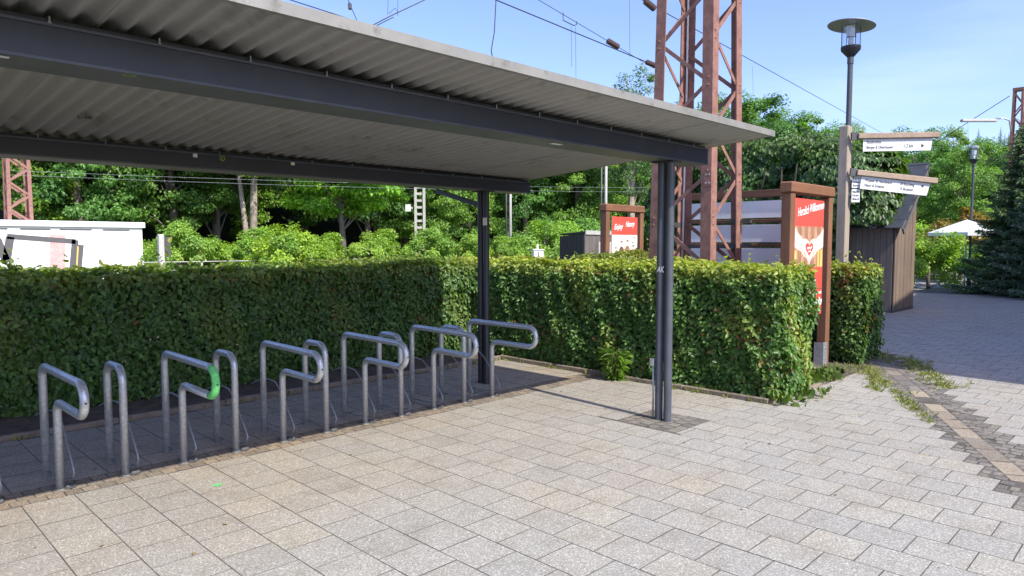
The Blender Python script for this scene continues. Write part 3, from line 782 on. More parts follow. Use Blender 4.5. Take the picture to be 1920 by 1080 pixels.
labels = {
 0.7: ('u', 'hoop bike stand cut off by the left photo edge'),
 1.1: ('p', 'P-shaped steel bike stand nearest the camera at far left'),
 1.5: ('u', 'plain hoop bike stand between the nearest P-shaped stand and the green one'),
 1.9: ('g', 'P-shaped steel bike stand with its bend sprayed bright green'),
 2.3: ('u', 'plain hoop bike stand just right of the green-sprayed one'),
 2.7: ('p', 'P-shaped steel bike stand in the middle of the row, second right of the green one'),
 3.1: ('u', 'plain hoop bike stand at the middle of the row, fourth hoop counted from the rear column'),
 3.5: ('p', 'P-shaped steel bike stand third counted from the rear column'),
 3.9: ('u', 'plain hoop bike stand second counted from the rear column'),
 4.3: ('p', 'P-shaped steel bike stand second counted from the rear column'),
 4.7: ('u', 'plain hoop bike stand nearest the rear column, farthest hoop of the row'),
 5.1: ('p', 'P-shaped steel bike stand at the far end in front of the rear column'),
}
labels[3.1] = ('u', 'plain hoop bike stand halfway along the row, third hoop from the rear column')
for x, (k, lab) in labels.items():
    rk = thing('bike_stand', (x, 5.37, 0), lab, 'bike stand', 'bike stands along the hedge', random.gauss(0, 0.012))
    link_mesh('frame', {'u': u_me, 'p': p_me, 'g': pg_me}[k], rk)
    if k == 'g':
        b = link_mesh('bend', bend_me, rk); b['label'] = 'bend sprayed bright green'
    if k != 'u': link_mesh('plug_hole', hole_me, rk)
    link_mesh('wheel_holder', rod_me, rk); link_mesh('foot_plate', foot_me, rk)

# ------------------------------------------------------------------ HEDGES
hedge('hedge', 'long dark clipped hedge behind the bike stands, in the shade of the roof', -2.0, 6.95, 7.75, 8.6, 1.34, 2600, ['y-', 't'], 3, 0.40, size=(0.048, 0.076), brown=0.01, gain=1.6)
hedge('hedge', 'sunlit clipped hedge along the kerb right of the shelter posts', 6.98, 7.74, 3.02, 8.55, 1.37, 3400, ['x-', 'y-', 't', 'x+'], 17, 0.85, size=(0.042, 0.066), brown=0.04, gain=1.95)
hedge('hedge', 'short square block of hedge right of the red welcome board', 9.93, 10.72, 3.22, 4.35, 1.31, 2900, ['x-', 'y-', 't', 'x+'], 29, 1.0, brown=0.08, gain=1.5)
hedge('hedge', 'low hedge in front of the smaller red poster board', 9.6, 14.0, 7.4, 8.0, 1.42, 1900, ['x-', 'y-', 't'], 41, 0.7)

# ------------------------------------------------------------------ LATTICE MAST near the hedge
def lattice_mast(name, label, X0, X1, Y0, Y1, H, taper, leg, step, base_z=-0.3, group=None, bars=True, mat='rust', thin=0.012, lw=0.055):
    cx, cy = (X0+X1)/2, (Y0+Y1)/2
    root = thing(name, (cx, cy, 0), label, 'lattice mast', group)
    hx, hy = (X1-X0)/2, (Y1-Y0)/2
    def corner(sx, sy, z): return np.array((cx + sx*(hx - taper*z), cy + sy*(hy - taper*z), z))
    for sx in (-1, 1):
        for sy in (-1, 1):
            m = MB(); a, b = corner(sx, sy, base_z), corner(sx, sy, H)
            def ell(p): 
                t = leg*0.11
                return [p, p + np.array((-sx*leg, 0, 0)), p + np.array((-sx*leg, -sy*t, 0)), p + np.array((-sx*t, -sy*t, 0)), p + np.array((-sx*t, -sy*leg, 0)), p + np.array((0, -sy*leg, 0))]
            va, vb = ell(a), ell(b)
            fs = [(i, (i+1) % 6, 6+(i+1) % 6, 6+i) for i in range(6)]
            if sx*sy > 0: fs = [f[::-1] for f in fs]
            m.add(va+vb, fs); m.build('leg', mat, root)
    nb = int((H-0.2)/step)
    for face in range(4):
        joined = MB()
        for k in range(nb):
            z0 = 0.15 + k*step; z1 = z0 + step
            s0 = 1 if (k + face) % 2 else -1; s1 = -s0
            e = 0.004 + leg*0.0
            if face == 0: a, b, n_ = corner(-1, s0, z0), corner(-1, s1, z1), np.array((-1,0,0))
            if face == 1: a, b, n_ = corner(s0, -1, z0), corner(s1, -1, z1), np.array((0,-1,0))
            if face == 2: a, b, n_ = corner(1, s0, z0), corner(1, s1, z1), np.array((1,0,0))
            if face == 3: a, b, n_ = corner(s0, 1, z0), corner(s1, 1, z1), np.array((0,1,0))
            inward = -n_*(leg*0.11+thin*0.5+0.002)
            ax = 1 if face in (0, 2) else 0
            a = a.copy(); b = b.copy(); a[ax] -= np.sign(a[ax]-(cx, cy)[ax])*leg*0.45; b[ax] -= np.sign(b[ax]-(cx, cy)[ax])*leg*0.45
            tgt = MB() if bars else joined
            tgt.bar(a+inward, b+inward, thin, lw, up=np.cross(b-a, n_), mi=0)
            if bars: tgt.build('lacing_bar', mat, root)
        if not bars: joined.build('lacing', mat, root, kind='stuff')
    return root
mast = lattice_mast('lattice_mast', 'big rusty red lattice mast standing behind the sunlit hedge', 8.22, 9.12, 4.52, 5.50, 11.5, 0.013, 0.15, 0.60, lw=0.052)
m = MB()
for k in range(3):      # splice plate with bolts on the near leg
    pass
gs = MB(); cxm, cym = 8.67, 5.01; hxm, hym = .45, .49
for k in range(19):
    z0 = 0.15 + k*0.60
    for face, sgn in ((0, 1 if k % 2 else -1), (1, 1 if (k+1) % 2 else -1)):
        px0 = cxm - (hxm - .013*z0); py0 = cym - (hym - .013*z0)
        for dz2 in (-.05, .05):
            if face == 0: c_ = (px0, cym + sgn*(hym-.013*z0) - sgn*.06, z0+dz2); T_ = Matrix.Rotation(R(-90), 3, 'Y')
            else: c_ = (cxm + sgn*(hxm-.013*z0) - sgn*.06, py0, z0+dz2); T_ = Matrix.Rotation(R(90), 3, 'X')
            gs.lathe([(.015, 0), (.014, .008), (.006, .013), (0, .013)], c_, 7, tilt=T_)
gs.build('rivet', 'rust', mast, kind='stuff')
zc = 2.48; m.box((8.238, 4.545, 2.39), (8.246, 4.655, 2.58))
pl = m.build('splice_plate', 'rust', mast)
for (dy_, dz_) in ((.03, .04), (.08, .04), (.03, .15), (.08, .15)):
    b = MB(); b.lathe([(.011, 0), (.011, .008), (.004, .010)], c=(0,0,0), n=8, tilt=Matrix.Rotation(R(-90), 3, 'Y'))
    b.v = [(x_+8.238, y_+4.545+dy_, z_+2.39+dz_) for x_, y_, z_ in b.v]; b.build('bolt', 'galv', mast)
m = MB(); m.tube([(9.07, 5.46, 1.2), (9.06, 5.44, 2.0), (9.03, 5.40, 4.0), (8.98, 5.36, 7)], 0.016, 8); m.build('downpipe', 'white', mast, True)
for (x_, z_) in ((9.1, 1.62), (9.1, 1.95)):
    m = MB(); m.bar((x_-.02, 4.40, z_), (x_-.02, 4.70, z_), 0.05, 0.05); m.build('clamp', 'steel_dk', mast)
m = MB(); m.bar((8.3, 5.48, 1.9), (9.05, 5.48, 1.92), .05, .07); m.bar((9.03, 4.6, 1.60), (9.03, 5.4, 1.60), .05, .05); m.build('cross_arm', 'steel_dk', mast)

# ------------------------------------------------------------------ NOTICE BOARDS
def board(name, label, x0, x1, y, zt, pw, pd, zlint):
    root = thing(name, ((x0+x1)/2, y+pd/2, 0), label, 'notice board')
    for a in (x0, x1-pw):
        m = MB(); m.box((a, y, -0.02), (a+pw, y+pd, zt-zlint), 0, .012); m.build('post', 'wood_z', root)
    m = MB(); m.box((x0-.02, y-.018, zt-zlint+.001), (x1+.015, y+pd+.018, zt), 0, .016); m.build('lintel', 'wood_x', root)
    return root
B1 = board('notice_board', 'tall timber frame with red welcome poster at the hedge end', 8.50, 9.86, 3.60, 2.41, 0.125, 0.13, 0.140)
bx0, bx1, by = 8.66, 9.585, 3.615
def quad(mb, x0, x1, z0, z1, y, mi=0): mb.box((x0, y, z0), (x1, y+0.0015, z1), mi)
m = MB(); m.box((bx0-.0, by+.004, 0.70), (bx1+.0, by+.022, 2.215)); sheet1 = m.build('poster', 'red', B1)
# printed layers (each a millimetre of print on the sheet)
zA, zB = 1.865, 1.335
m = MB()
npl = 9
for k in range(npl): quad(m, bx0+.004+(bx1-bx0-.008)*k/npl, bx0+.004+(bx1-bx0-.008)*(k+1)/npl-.004, zB, zA, by+.002, k % 2)
m.build('plank_print', ['plank_a', 'plank_b'], sheet1)
W_, H_ = bx1-bx0, zA-zB
def pp(u, v, y): return (bx0+W_*u, y, zB+H_*v)
m = MB()
def heart_pts(cu, cv, ru, rv, n=28):
    o = []
    for k in range(n):
        t = 2*math.pi*k/n; o.append((cu + ru*math.sin(t)**3, cv + rv*(13*math.cos(t)-5*math.cos(2*t)-2*math.cos(3*t)-math.cos(4*t))/16))
    return o
m.poly([pp(u, v, by+.0008) for u, v in heart_pts(.5, .44, .33, .36)][::-1])
armL = [(.004,.50),(.004,.98),(.12,.82),(.24,.74),(.30,.52),(.20,.40)]
m.poly([pp(u, v, by+.0011) for u, v in armL][::-1]); m.poly([pp(1-u, v, by+.0011) for u, v in armL]); m.build('hands_print', 'skin', sheet1)
m = MB()
for s_ in (-1, 1):
    for (u0, v0, u1, v1) in ((.30,.38,.44,.20),(.25,.46,.38,.30),(.36,.27,.49,.12),(.22,.60,.30,.52)):
        m.bar(pp(.5+s_*(.5-u0), v0, by+.0002), pp(.5+s_*(.5-u1), v1, by+.0002), 0.0012, 0.007)
m.build('finger_line_print', 'plank_a', sheet1)
m = MB(); m.poly([pp(u, v, by-.0004) for u, v in heart_pts(.5, .46, .135, .19)][::-1]); m.build('heart_print', 'red', sheet1)
m = MB()
sq = [(.42,.49),(.455,.45),(.49,.50),(.53,.45),(.58,.52)]
for a, b in zip(sq, sq[1:]): m.bar(pp(*a, by-.0012), pp(*b, by-.0012), 0.0012, 0.018, up=(0,0,1))
m.bar(pp(.45, .39, by-.0012), pp(.55, .40, by-.0012), 0.0012, 0.014); m.build('squiggle_print', 'ink_white', sheet1)
m = MB(); 
for (u0, u1) in ((.01,.07),(.80,.86),(.90,.97)): quad(m, bx0+W_*u0, bx0+W_*u1, zB, zB+H_*.42, by+.0012)
m.build('yellow_print', 'yellow', sheet1)
lettering('Herzlich', 0.15, (bx0+.06, by-.001, 1.985), (1,0,0), (0,-1,0), 'ink_white', sheet1, 0.45, 0.0025, 0.36, B1.location, R(8))
lettering('Willkommen', 0.15, (bx0+.43, by-.001, 2.045), (1,0,0), (0,-1,0), 'ink_white', sheet1, 0.45, 0.0025, 0.47, B1.location, R(8))
lettering('Galerie', 0.15, (bx0+.38, by-.001, 0.83), (1,0,0), (0,-1,0), 'ink_white', sheet1, 0.35, 0.006, 0.52, B1.location)
lettering('Kunst und Handwerk', 0.06, (bx0+.25, by-.001, 0.975), (1,0,0), (0,-1,0), 'ink_white', sheet1, 0.1, 0.002, 0.65, B1.location)
m = MB(); zq = 0.765
m.bar((bx0+.58, by, zq), (bx1-.06, by, zq), 0.0015, 0.022); m.bar((bx1-.12, by, zq+.05), (bx1-.05, by, zq), 0.0015, 0.022); m.bar((bx1-.12, by, zq-.05), (bx1-.05, by, zq), 0.0015, 0.022)
m.build('arrow_print', 'ink_white', sheet1)
m = MB(); blob = [(.50,1.19),(.58,1.23),(.70,1.22),(.76,1.18),(.73,1.13),(.63,1.12),(.58,1.15)]
m.poly([(bx0+W_*u, by+.0005, v-.02) for u, v in blob]); m.build('emblem_print', 'ink_white', sheet1)
m = MB(); quad(m, bx0, bx1+.03, 1.045, 1.052, by-.001); m.build('poster_seam', 'maroon', sheet1)
m = MB(); m.box((9.585, 3.575, -.01), (9.725, 3.598, .30)); m.box((9.585, 3.598, -.01), (9.60, 3.70, .30)); m.build('foot_bracket', 'galv', B1)
for (z_) in (.08, .23):
    m = MB(); m.tube([(9.655, 3.566, z_), (9.655, 3.576, z_)], .012, 8); m.build('bolt', 'galv', B1)

B2 = board('notice_board', 'smaller timber frame with red and white poster behind the hedge, left of the lattice mast', 11.38, 12.72, 8.60, 2.45, 0.13, 0.16, 0.15)
qx0, qx1, qy = 11.60, 12.50, 8.615
m = MB(); m.box((qx0, qy+.004, 0.80), (qx1, qy+.02, 2.20)); sheet2 = m.build('poster', 'cream', B2)
m = MB(); quad(m, qx0, qx1, 1.825, 2.20, qy+.002); m.build('header_print', 'red', sheet2)
lettering('Enjoy', 0.16, (qx0+.06, qy, 1.93), (1,0,0), (0,-1,0), 'ink_white', sheet2, 0.45, 0.003, 0.32, B2.location, R(4))
lettering('Nanny', 0.16, (qx0+.46, qy, 1.99), (1,0,0), (0,-1,0), 'ink_white', sheet2, 0.45, 0.003, 0.34, B2.location, R(4))
m = MB(); quad(m, qx0+.02, qx1-.02, 1.42, 1.62, qy+.002); m.build('wall_print', 'plank_a', sheet2) if False else None
def figure(cx_, zb_, h, mi, mb):
    s = h
    body = [(-.16,0),(.16,0),(.19,.45),(.15,.68),(.06,.76),(-.06,.76),(-.15,.68),(-.19,.45)]
    mb.poly([(cx_+u*s, qy+.0015, zb_+v*s) for u, v in body], mi)
    mb.poly([(cx_+.085*s*math.cos(a), qy+.001, zb_+.87*s+.11*s*math.sin(a)) for a in [2*math.pi*k/10 for k in range(10)]], 2)
    mb.poly([(cx_+.09*s*math.cos(a), qy+.0005, zb_+.93*s+.075*s*math.sin(a)) for a in [math.pi*k/6 for k in range(7)]], 0)
m = MB(); figure(qx0+.13, 1.17, .40, 3, m); figure(qx0+.33, 1.20, .50, 0, m); figure(qx0+.54, 1.20, .52, 1, m); figure(qx0+.75, 1.15, .46, 4, m)
m.build('people_print', ['maroon', 'plank_b', 'skin', 'plank_a', 'red'], sheet2)
m = MB(); m.poly([(qx0+.01, qy+.0002, .82), (qx1-.01, qy+.0002, .82), (qx1-.01, qy+.0002, 1.20), (qx0+.5, qy+.0002, 1.27), (qx0+.2, qy+.0002, 1.19), (qx0+.01, qy+.0002, 1.10)]); m.build('table_print', 'ink_white', sheet2)

B3 = thing('panel_rack', (9.55, 4.65, 0), 'dark wooden ladder frame holding three blank pale panels', 'panel rack')
for (y0, y1) in ((3.98, 4.08), (5.62, 5.72)):
    m = MB(); m.box((9.50, y0, -.02), (9.60, y1, 2.30), 0, .008); m.build('post', 'hut_z', B3)
for (z0, z1) in ((2.302, 2.40), (1.94, 1.99), (1.60, 1.645), (1.26, 1.32)):
    m = MB(); m.box((9.485, 3.9, z0), (9.498 if z0 < 2.3 else 9.62, 5.8, z1), 0, .005); m.build('rail', 'wood_y', B3)
for (z0, z1) in ((2.01, 2.25), (1.665, 1.915), (1.335, 1.58)):
    m = MB(); m.box((9.505, 4.10, z0), (9.52, 5.60, z1)); m.build('panel', 'panel', B3)

# ------------------------------------------------------------------ FINGERPOST and LAMPS
FP = (11.32, 3.98)
fp = thing('fingerpost', (FP[0], FP[1], 0), 'weathered square wooden post with two white direction arms', 'signpost')
m = MB(); m.box((FP[0]-.09, FP[1]-.07, -.02), (FP[0]+.09, FP[1]+.07, 3.45), 0, .012); m.build('post', 'grey_z', fp)
rt = np.array((0.7046, -0.7096, 0)); fw_ = np.array((0.7096, 0.7046, 0))
def sign_arm(z, tilt, length, lines, zh):
    d = rt*math.cos(tilt) + np.array((0,0,1))*math.sin(tilt); u = np.array((0,0,1))*math.cos(tilt) - rt*math.sin(tilt)
    o = np.array((FP[0], FP[1], z)) - fw_*0.14 + rt*0.04
    m = MB(); m.obox(o + d*(length/2+.07), d, fw_, u, (length/2, .05, .042), 0, .008); a = m.build('arm', 'arm', fp)
    m = MB(); m.obox(o + d*0.03, d, fw_, u, (.05, .02, .06)); m.build('arm_bracket', 'steel_dk', a)
    x0, x1 = .16, length - .02
    P = [o + d*x0 - u*.046, o + d*x1 - u*.046, o + d*(x1-.03) - u*(.046+zh), o + d*x0 - u*(.046+zh)]
    m = MB(); m.slabpoly([p - fw_*.006 for p in P][::-1], fw_, .012); s = m.build('sign_face', 'white', a)
    n_ = -fw_
    for (t, dx_, dy_, size, w) in lines:
        me_o = o + d*(x0+dx_) - u*(.046+dy_) + n_*.0065
        lm = lettering(t, size, me_o, d, n_, 'ink_black', a, 0, 0.0008, w, fp.location)
sign_arm(3.275, R(1.0), 1.24, [('Stadtmitte', .05, .065, .06, .22), ('Bergen & Oberhausen', .05, .145, .06, .40), ('1,2 km', .62, .135, .07, .13), ('►', .88, .135, .06, None)], .185)
sign_arm(2.735, R(-6.0), 1.24, [('Wasser & Handwerk', .06, .07, .06, .42), ('Natur & Erlebnis', .06, .145, .06, .30), ('20 Kurzweg', .60, .068, .06, .22), ('15 Brunnen', .60, .145, .06, .20), ('◄', .92, .07, .05, None)], .19)
for (z0, z1, w, mt, txt) in ((2.50, 2.74, .135, 'panel', ['Rundweg', 'Park', 'Kurhaus', 'Bahn']), (2.28, 2.48, .125, 'white', ['Markt', 'Kirche', 'Bad'])):
    o = np.array((FP[0], FP[1], 0)) - fw_*.105 + rt*.07; m = MB()
    P = [o + np.array((0,0,z0)), o + rt*w + np.array((0,0,z0)), o + rt*w + np.array((0,0,z1)), o + np.array((0,0,z1))]
    m.slabpoly(P[::-1], fw_, .004); s = m.build('plate', mt, fp)
    for k, t in enumerate(txt):
        lettering(t, .045, o + rt*.012 + np.array((0,0,z1-.055*(k+1))) - fw_*.001, rt, -fw_, 'ink_black', s, 0, .0008, w*.75, fp.location)

def street_lamp(loc, label, hat, H):
    root = thing('street_lamp', (loc[0], loc[1], 0), label, 'street lamp', 'street lamps on the square')
    b = (loc[0], loc[1], 0)
    m = MB(); m.lathe([(.075, -.02), (.075, .6), (.045, .66), (.042, H-.78), (.05, H-.78), (.05, H-.66), (.042, H-.66)], b, 16); auto_smooth(m.build('pole', 'post_lit_flange_paint', root))
    m = MB(); m.lathe([(.045, H-.68), (.15, H-.56), (.155, H-.50), (.14, H-.50), (.0, H-.52)], b, 16); auto_smooth(m.build('lantern_base', 'paint', root))
    m = MB(); m.lathe([(.145, H-.50), (.145, H-.165 if hat else H-.09)], b, 24); m.build('glass', 'glass', root, True)
    m = MB(); m.lathe([(.07, H-.34), (.085, H-.17), (.085, H-.165)], b, 16); m.lathe([(.03, H-.50), (.045, H-.44), (.04, H-.36), (.0, H-.34)], b, 12); m.build('lamp_insert', 'white_lacquer', root, True)
    for k in range(4):
        a = math.pi/4 + k*math.pi/2; c = (b[0]+.155*math.cos(a), b[1]+.155*math.sin(a))
        m = MB(); m.tube([(c[0], c[1], H-.54), (c[0], c[1], H-.16 if hat else H-.08)], .007, 6); m.build('stay', 'steel_dk', root)
    if hat:
        T = Matrix.Rotation(R(7), 3, Vector(fw_))
        m = MB(); m.lathe([(0.0, -.012), (.13, -.012), (.365, -.020), (.37, -.012), (.365, -.004), (.15, .022), (.15, .055), (.12, .075), (0, .08)], (b[0], b[1], H-.15), 40, tilt=T)
        auto_smooth(m.build('disc_hat', 'galv', root), 30)
    else:
        m = MB(); m.lathe([(0, H-.09), (.155, H-.09), (.155, H-.03), (.12, H), (0, H)], b, 20); m.build('cap', 'galv', root)
    return root
q = dist(1597, 35, 13.0); street_lamp((q[0], q[1]), 'lamp post with a wide disc hat behind the wooden fingerpost', True, 5.40)
q = dist(1827, 275, 32.0); street_lamp((q[0], q[1]), 'slim far lamp post without hat above the conifers', False, 5.35)

# ------------------------------------------------------------------ HUT with creeper
hut = thing('wooden_hut', (18.0, 5.15, 0), 'narrow weathered wooden hut with steep slate roof under the creeper', 'hut')
hx0, hx1, hy0, hy1 = 18.0, 19.62, 5.15, 7.1
def boards(p, q, z0, z1f, n, nrm, mat):
    p = np.array(p, float); q = np.array(q, float); d = (q-p)/n
    for i in range(n):
        a = p + d*i; b = p + d*(i+1); c = (a+b)/2; zt = z1f((i+.5)/n); u = d/np.linalg.norm(d)
        off = np.array(nrm)*(0.004*(i % 2) + random.random()*.004)
        m = MB(); m.obox((c[0]+off[0], c[1]+off[1], (z0+zt)/2), (u[0],u[1],0), nrm, (0,0,1), (np.linalg.norm(d)/2-.003, .012, (zt-z0)/2)); m.build('board', mat, hut)
boards((hx0, hy0+.03), (hx0, hy1), .06, lambda f: 2.12, 14, (-1,0,0), 'hut_z')
boards((hx0+.02, hy0), (hx1, hy0), .06, lambda f: 2.06 + 1.42*f, 11, (0,-1,0), 'hut_warm')
m = MB(); m.box((hx0-.02, hy0-.02, -.03), (hx1+.02, hy1, .058)); m.build('plinth', 'steel_dk', hut)
m = MB(); m.box((hx0+.03, hy0+.03, .06), (hx1-.02, hy1, 2.1)); m.build('core', 'hut_z', hut)
e = np.array((hx0-.16, 0, 1.99)); rr = np.array((hx1+.10, 0, 3.62)); d = rr-e; L = np.linalg.norm(d); d /= L; nrm = np.array((-d[2], 0, d[0]))
for k in range(9):         # slate courses, each lapping the one below
    a = e + d*L*k/9; b = e + d*(L*(k+1)/9+.04); c = (a+b)/2 + nrm*(.022 + .005*(k % 2))
    m = MB(); m.obox((c[0], (hy0-.26+hy1)/2, c[2]), d, (0,1,0), nrm, (np.linalg.norm(b-a)/2, (hy1-hy0+.26)/2, .010)); m.build('slate_course', 'slate', hut)
m = MB(); c = (e+rr)/2; m.obox((c[0], hy0-.22, c[2]-.07), d, (0,1,0), nrm, (L/2, .02, .085)); m.build('verge_board', 'hut_z', hut)
m = MB(); m.box((hx1+.02, hy0-.24, 2.9), (hx1+.06, hy1, 3.62)); m.build('ridge_board', 'hut_z', hut)
m = MB(); m.box((hx1-.02, hy0+.02, .06), (hx1+.02, hy1, 3.45)); m.build('rear_wall', 'hut_z', hut)
def creeper(name, label):
    P, N, T, tn = [], [], [], []
    def blob(c, r, p_, n, zmin, zmax, drow):
        th = rng.uniform(0, 2*math.pi, n); z = rng.uniform(-1, 1, n)
        # superellipsoid of a clipped, bulging form
        rr = np.clip(1-np.abs(z)**p_, 0, 1)**(1/p_)
        ct, s_ = np.cos(th), np.sin(th); k = (np.abs(ct)**p_ + np.abs(s_)**p_)**(-1/p_)
        pts = np.c_[c[0]+r[0]*rr*k*ct, c[1]+r[1]*rr*k*s_, c[2]+r[2]*z]
        nn = np.c_[ct*k/r[0], s_*k/r[1], np.sign(z)*np.abs(z)**(p_-1)/r[2]]; nn /= np.linalg.norm(nn, axis=1, keepdims=True)
        row_ = ((pts[:, 2]*1.0 + 0.35*wob(pts, .9, 3))/drow) % 1.0
        pts += nn*((1-row_)*0.16 + wob(pts, 1.6, 8)*0.20 + wob(pts, 4.5, 9)*.08 - rng.exponential(.08, n))[:, None]
        keep = (pts[:, 2] > zmin) & (pts[:, 2] < zmax)
        P.append(pts[keep]); N.append((nn + np.array((0,0,.45)) + unit(n)*.45)[keep]); T.append((nn*.45 + np.array((0,0,-1.0)) + unit(n)*.4)[keep])
    blob((18.75, 9.1, 2.1), (1.35, 2.75, 2.35), 4.0, 30000, .05, 9, .30)
    blob((18.4, 6.6, 3.05), (1.15, 1.30, 1.1), 3.0, 12000, 2.15, 9, .30)
    blob((18.75, 9.1, 2.0), (1.1, 2.5, 2.1), 4.0, 9000, .05, 9, .30)
    P = np.concatenate(P); N = np.concatenate(N); T = np.concatenate(T); n = len(P)
    t_ = tints(n, (0.026, 0.066, 0.018), (0.085, 0.165, 0.035), .2)
    yf = (np.clip((P[:, 2]-3.7)/1.0, 0, 1)*.7 + np.clip(wob(P, 1.2, 77), 0, 1)*.25)[:, None]*rng.random((n, 1))
    t_ = t_*(1-yf) + tints(n, (.10, .15, .02), (.17, .20, .03), .2)*yf
    root = thing(name, (17.6, 8.9, 0), label, 'creeper')
    link_mesh('foliage', leaf_cloud('foliage', P-np.array(root.location), N, T, rng.uniform(.095, .165, n), t_, 'leaf', .72), root, kind='stuff')
    m = MB()
    for k in range(14):
        a = np.array((17.6+random.uniform(-.9,.9), 8.9+random.uniform(-2.2,2.2), -.05)); b = a + np.array((random.uniform(-.3,.3), random.uniform(-.4,.4), 2.0)); c = b + np.array((random.uniform(-.4,.4), random.uniform(-.6,.2), 1.6))
        m.tube([a, b, c], [.04, .03, .015], 6)
    m.build('stem', 'twig', root, kind='stuff')
creeper('creeper', 'tall dense wall of drooping creeper leaves growing over the hut')

# ------------------------------------------------------------------ PARASOL, far shed, boxes, cabin, fence
q = dist(1812, 440, 32.0); um = thing('parasol', (q[0], q[1], 0), 'white market parasol open beyond the wooden hut', 'parasol')
m = MB(); m.tube([(q[0], q[1], -.05), (q[0], q[1], 2.5)], .028, 8); m.build('pole', 'white_lacquer', um)
m = MB(); n8 = 8; rad = 1.28; vs = [(q[0], q[1], 2.56)]
for k in range(n8): a = 2*math.pi*(k+.3)/n8; vs.append((q[0]+rad*math.cos(a), q[1]+rad*math.sin(a), 2.06))
for k in range(n8): a = 2*math.pi*(k+.3)/n8; vs.append((q[0]+rad*math.cos(a), q[1]+rad*math.sin(a), 1.93))
m.add(vs, [(0, 1+k, 1+(k+1) % n8) for k in range(n8)] + [(1+k, 9+k, 9+(k+1) % n8, 1+(k+1) % n8) for k in range(n8)]); m.build('canopy', 'canvas', um)
for k in range(n8):
    a = 2*math.pi*(k+.3)/n8; m = MB(); m.tube([(q[0], q[1], 2.50), (q[0]+rad*.97*math.cos(a), q[1]+rad*.97*math.sin(a), 2.05)], .012, 5); m.build('rib', 'galv', um)

sh = thing('dark_shed', (22.6, 18.4, 0), 'low black timber shed with pale eaves behind the smaller poster board', 'shed')
c1 = dist(1050, 480, 30.5); c2 = dist(1096, 480, 24.0); c3 = dist(1150, 480, 26.5)
c1[2] = c2[2] = c3[2] = 0
def wallp(a, b, za, zb_, n, mat):
    for i in range(n):
        p = a + (b-a)*i/n; r_ = a + (b-a)*(i+1)/n; zt = za + (zb_-za)*(i+.5)/n; d = (r_-p); L = np.linalg.norm(d[:2]); u = d/L; nn = np.array((u[1], -u[0], 0))
        m = MB(); c = (p+r_)/2 + nn*(.006*(i % 2)); m.obox((c[0], c[1], zt/2), u, nn, (0,0,1), (L/2-.004, .02, zt/2)); m.build('board', mat, sh)
M['tar'] = wood('tarred_board', (0.035, 0.032, 0.034), 2, .6, .9)
wallp(c1, c2, 1.95, 1.96, 16, 'tar'); wallp(c2, c3, 1.96, 1.96, 8, 'hut_z')
c4 = c1 + (c3-c2)
m = MB(); zt = 2.0; m.slabpoly([tuple(p + np.array((0,0,zt))) for p in (c1, c2, c3, c4)], (0,0,1), .06); m.build('roof', 'tar', sh)
u = (c3-c2)/np.linalg.norm(c3-c2); w_ = np.array((u[1], -u[0], 0)); mid = (c2+c3)/2 + w_*.04; m = MB(); m.obox((mid[0], mid[1], 2.02), u, w_, (0,0,1), (np.linalg.norm(c3-c2)/2, .02, .07)); m.build('eaves_board', 'concrete', sh)
a_ = c2 + (c3-c2)*.42; b_ = c2 + (c3-c2)*1.0; mid = (a_+b_)/2 + w_*.05; m = MB(); m.obox((mid[0], mid[1], .85), u, w_, (0,0,1), (np.linalg.norm(b_-a_)/2, .015, .85)); m.build('door', 'concrete', sh)

q = dist(1008, 480, 21.0); bxo = thing('white_cabinet', (q[0], q[1], 0), 'small white utility cabinet standing behind the hedge top', 'utility box')
m = MB(); A = np.array((.82, -.57, 0)); Bq = np.array((.57, .82, 0)); m.obox((q[0], q[1], .72), A, Bq, (0,0,1), (.15, .16, .72), 0, .01); m.build('housing', 'white_lacquer', bxo)
m = MB(); m.obox((q[0], q[1], 1.455), A, Bq, (0,0,1), (.17, .18, .014)); m.build('lid', 'white_lacquer', bxo)
m = MB(); m.obox(np.array((q[0], q[1], 1.33)) - Bq*.165, A, Bq, (0,0,1), (.012, .004, .06)); m.build('handle', 'ink_black', bxo)
m = MB(); m.tube([(q[0]+.1, q[1]+.1, 1.46), (q[0]+.1, q[1]+.1, 1.62)], .03, 8); m.build('stub_pipe', 'cream', bxo)

# white cabin on the far side of the tracks
CY = 36.8
p0 = onY(0, 419, CY); p1 = onY(271, 423, CY); zr_ = 2.66; CX0, CX1 = p0[0]-7.0, p1[0]
cab = thing('white_cabin', ((CX0+CX1)/2, CY, 0), 'long flat-roofed white cabin sprayed with graffiti by the railway', 'cabin')
m = MB(); m.box((CX0, CY, -.1), (CX1-.12, CY+3.0, zr_-.28)); m.build('wall', 'plaster', cab)
m = MB(); m.box((CX0-.1, CY-.12, zr_-.275), (CX1, CY+3.15, zr_), 0, .02); m.build('roof', 'white', cab)
m = MB()
for (u0, u1) in ((0, 14), (38, 95), (112, 172), (193, 243)):
    a, b = onY(u0, 434, CY), onY(u1, 436, CY); m.box((a[0], CY-.012, zr_-.42), (b[0], CY-.001, zr_-.36))
m.build('vent_slot', 'steel_dk', cab)
def stroke(mb, a, b, w, y):
    A_, B_ = onY(*a, CY), onY(*b, CY); A_[1] = B_[1] = y; mb.bar(A_, B_, .004, w*.0285, up=np.array((-(B_-A_)[2], 0, (B_-A_)[0])))
m = MB()
for a, b, w in (((-6, 448), (11, 488), 11), ((12, 490), (19, 444), 11), ((13, 443), (142, 453), 8), ((141, 450), (135, 515), 9.5), ((152, 459), (147, 512), 8)): stroke(m, a, b, w, CY-.008)
m.build('graffiti', 'graf', cab)
m = MB(); stroke(m, (108, 440), (108, 520), 21, CY-.004); m.build('paint_stripe', 'pinkstain', cab)
m = MB(); stroke(m, (146, 462), (143, 515), 2, CY-.013); m.build('graffiti_edge', 'yellow', cab)
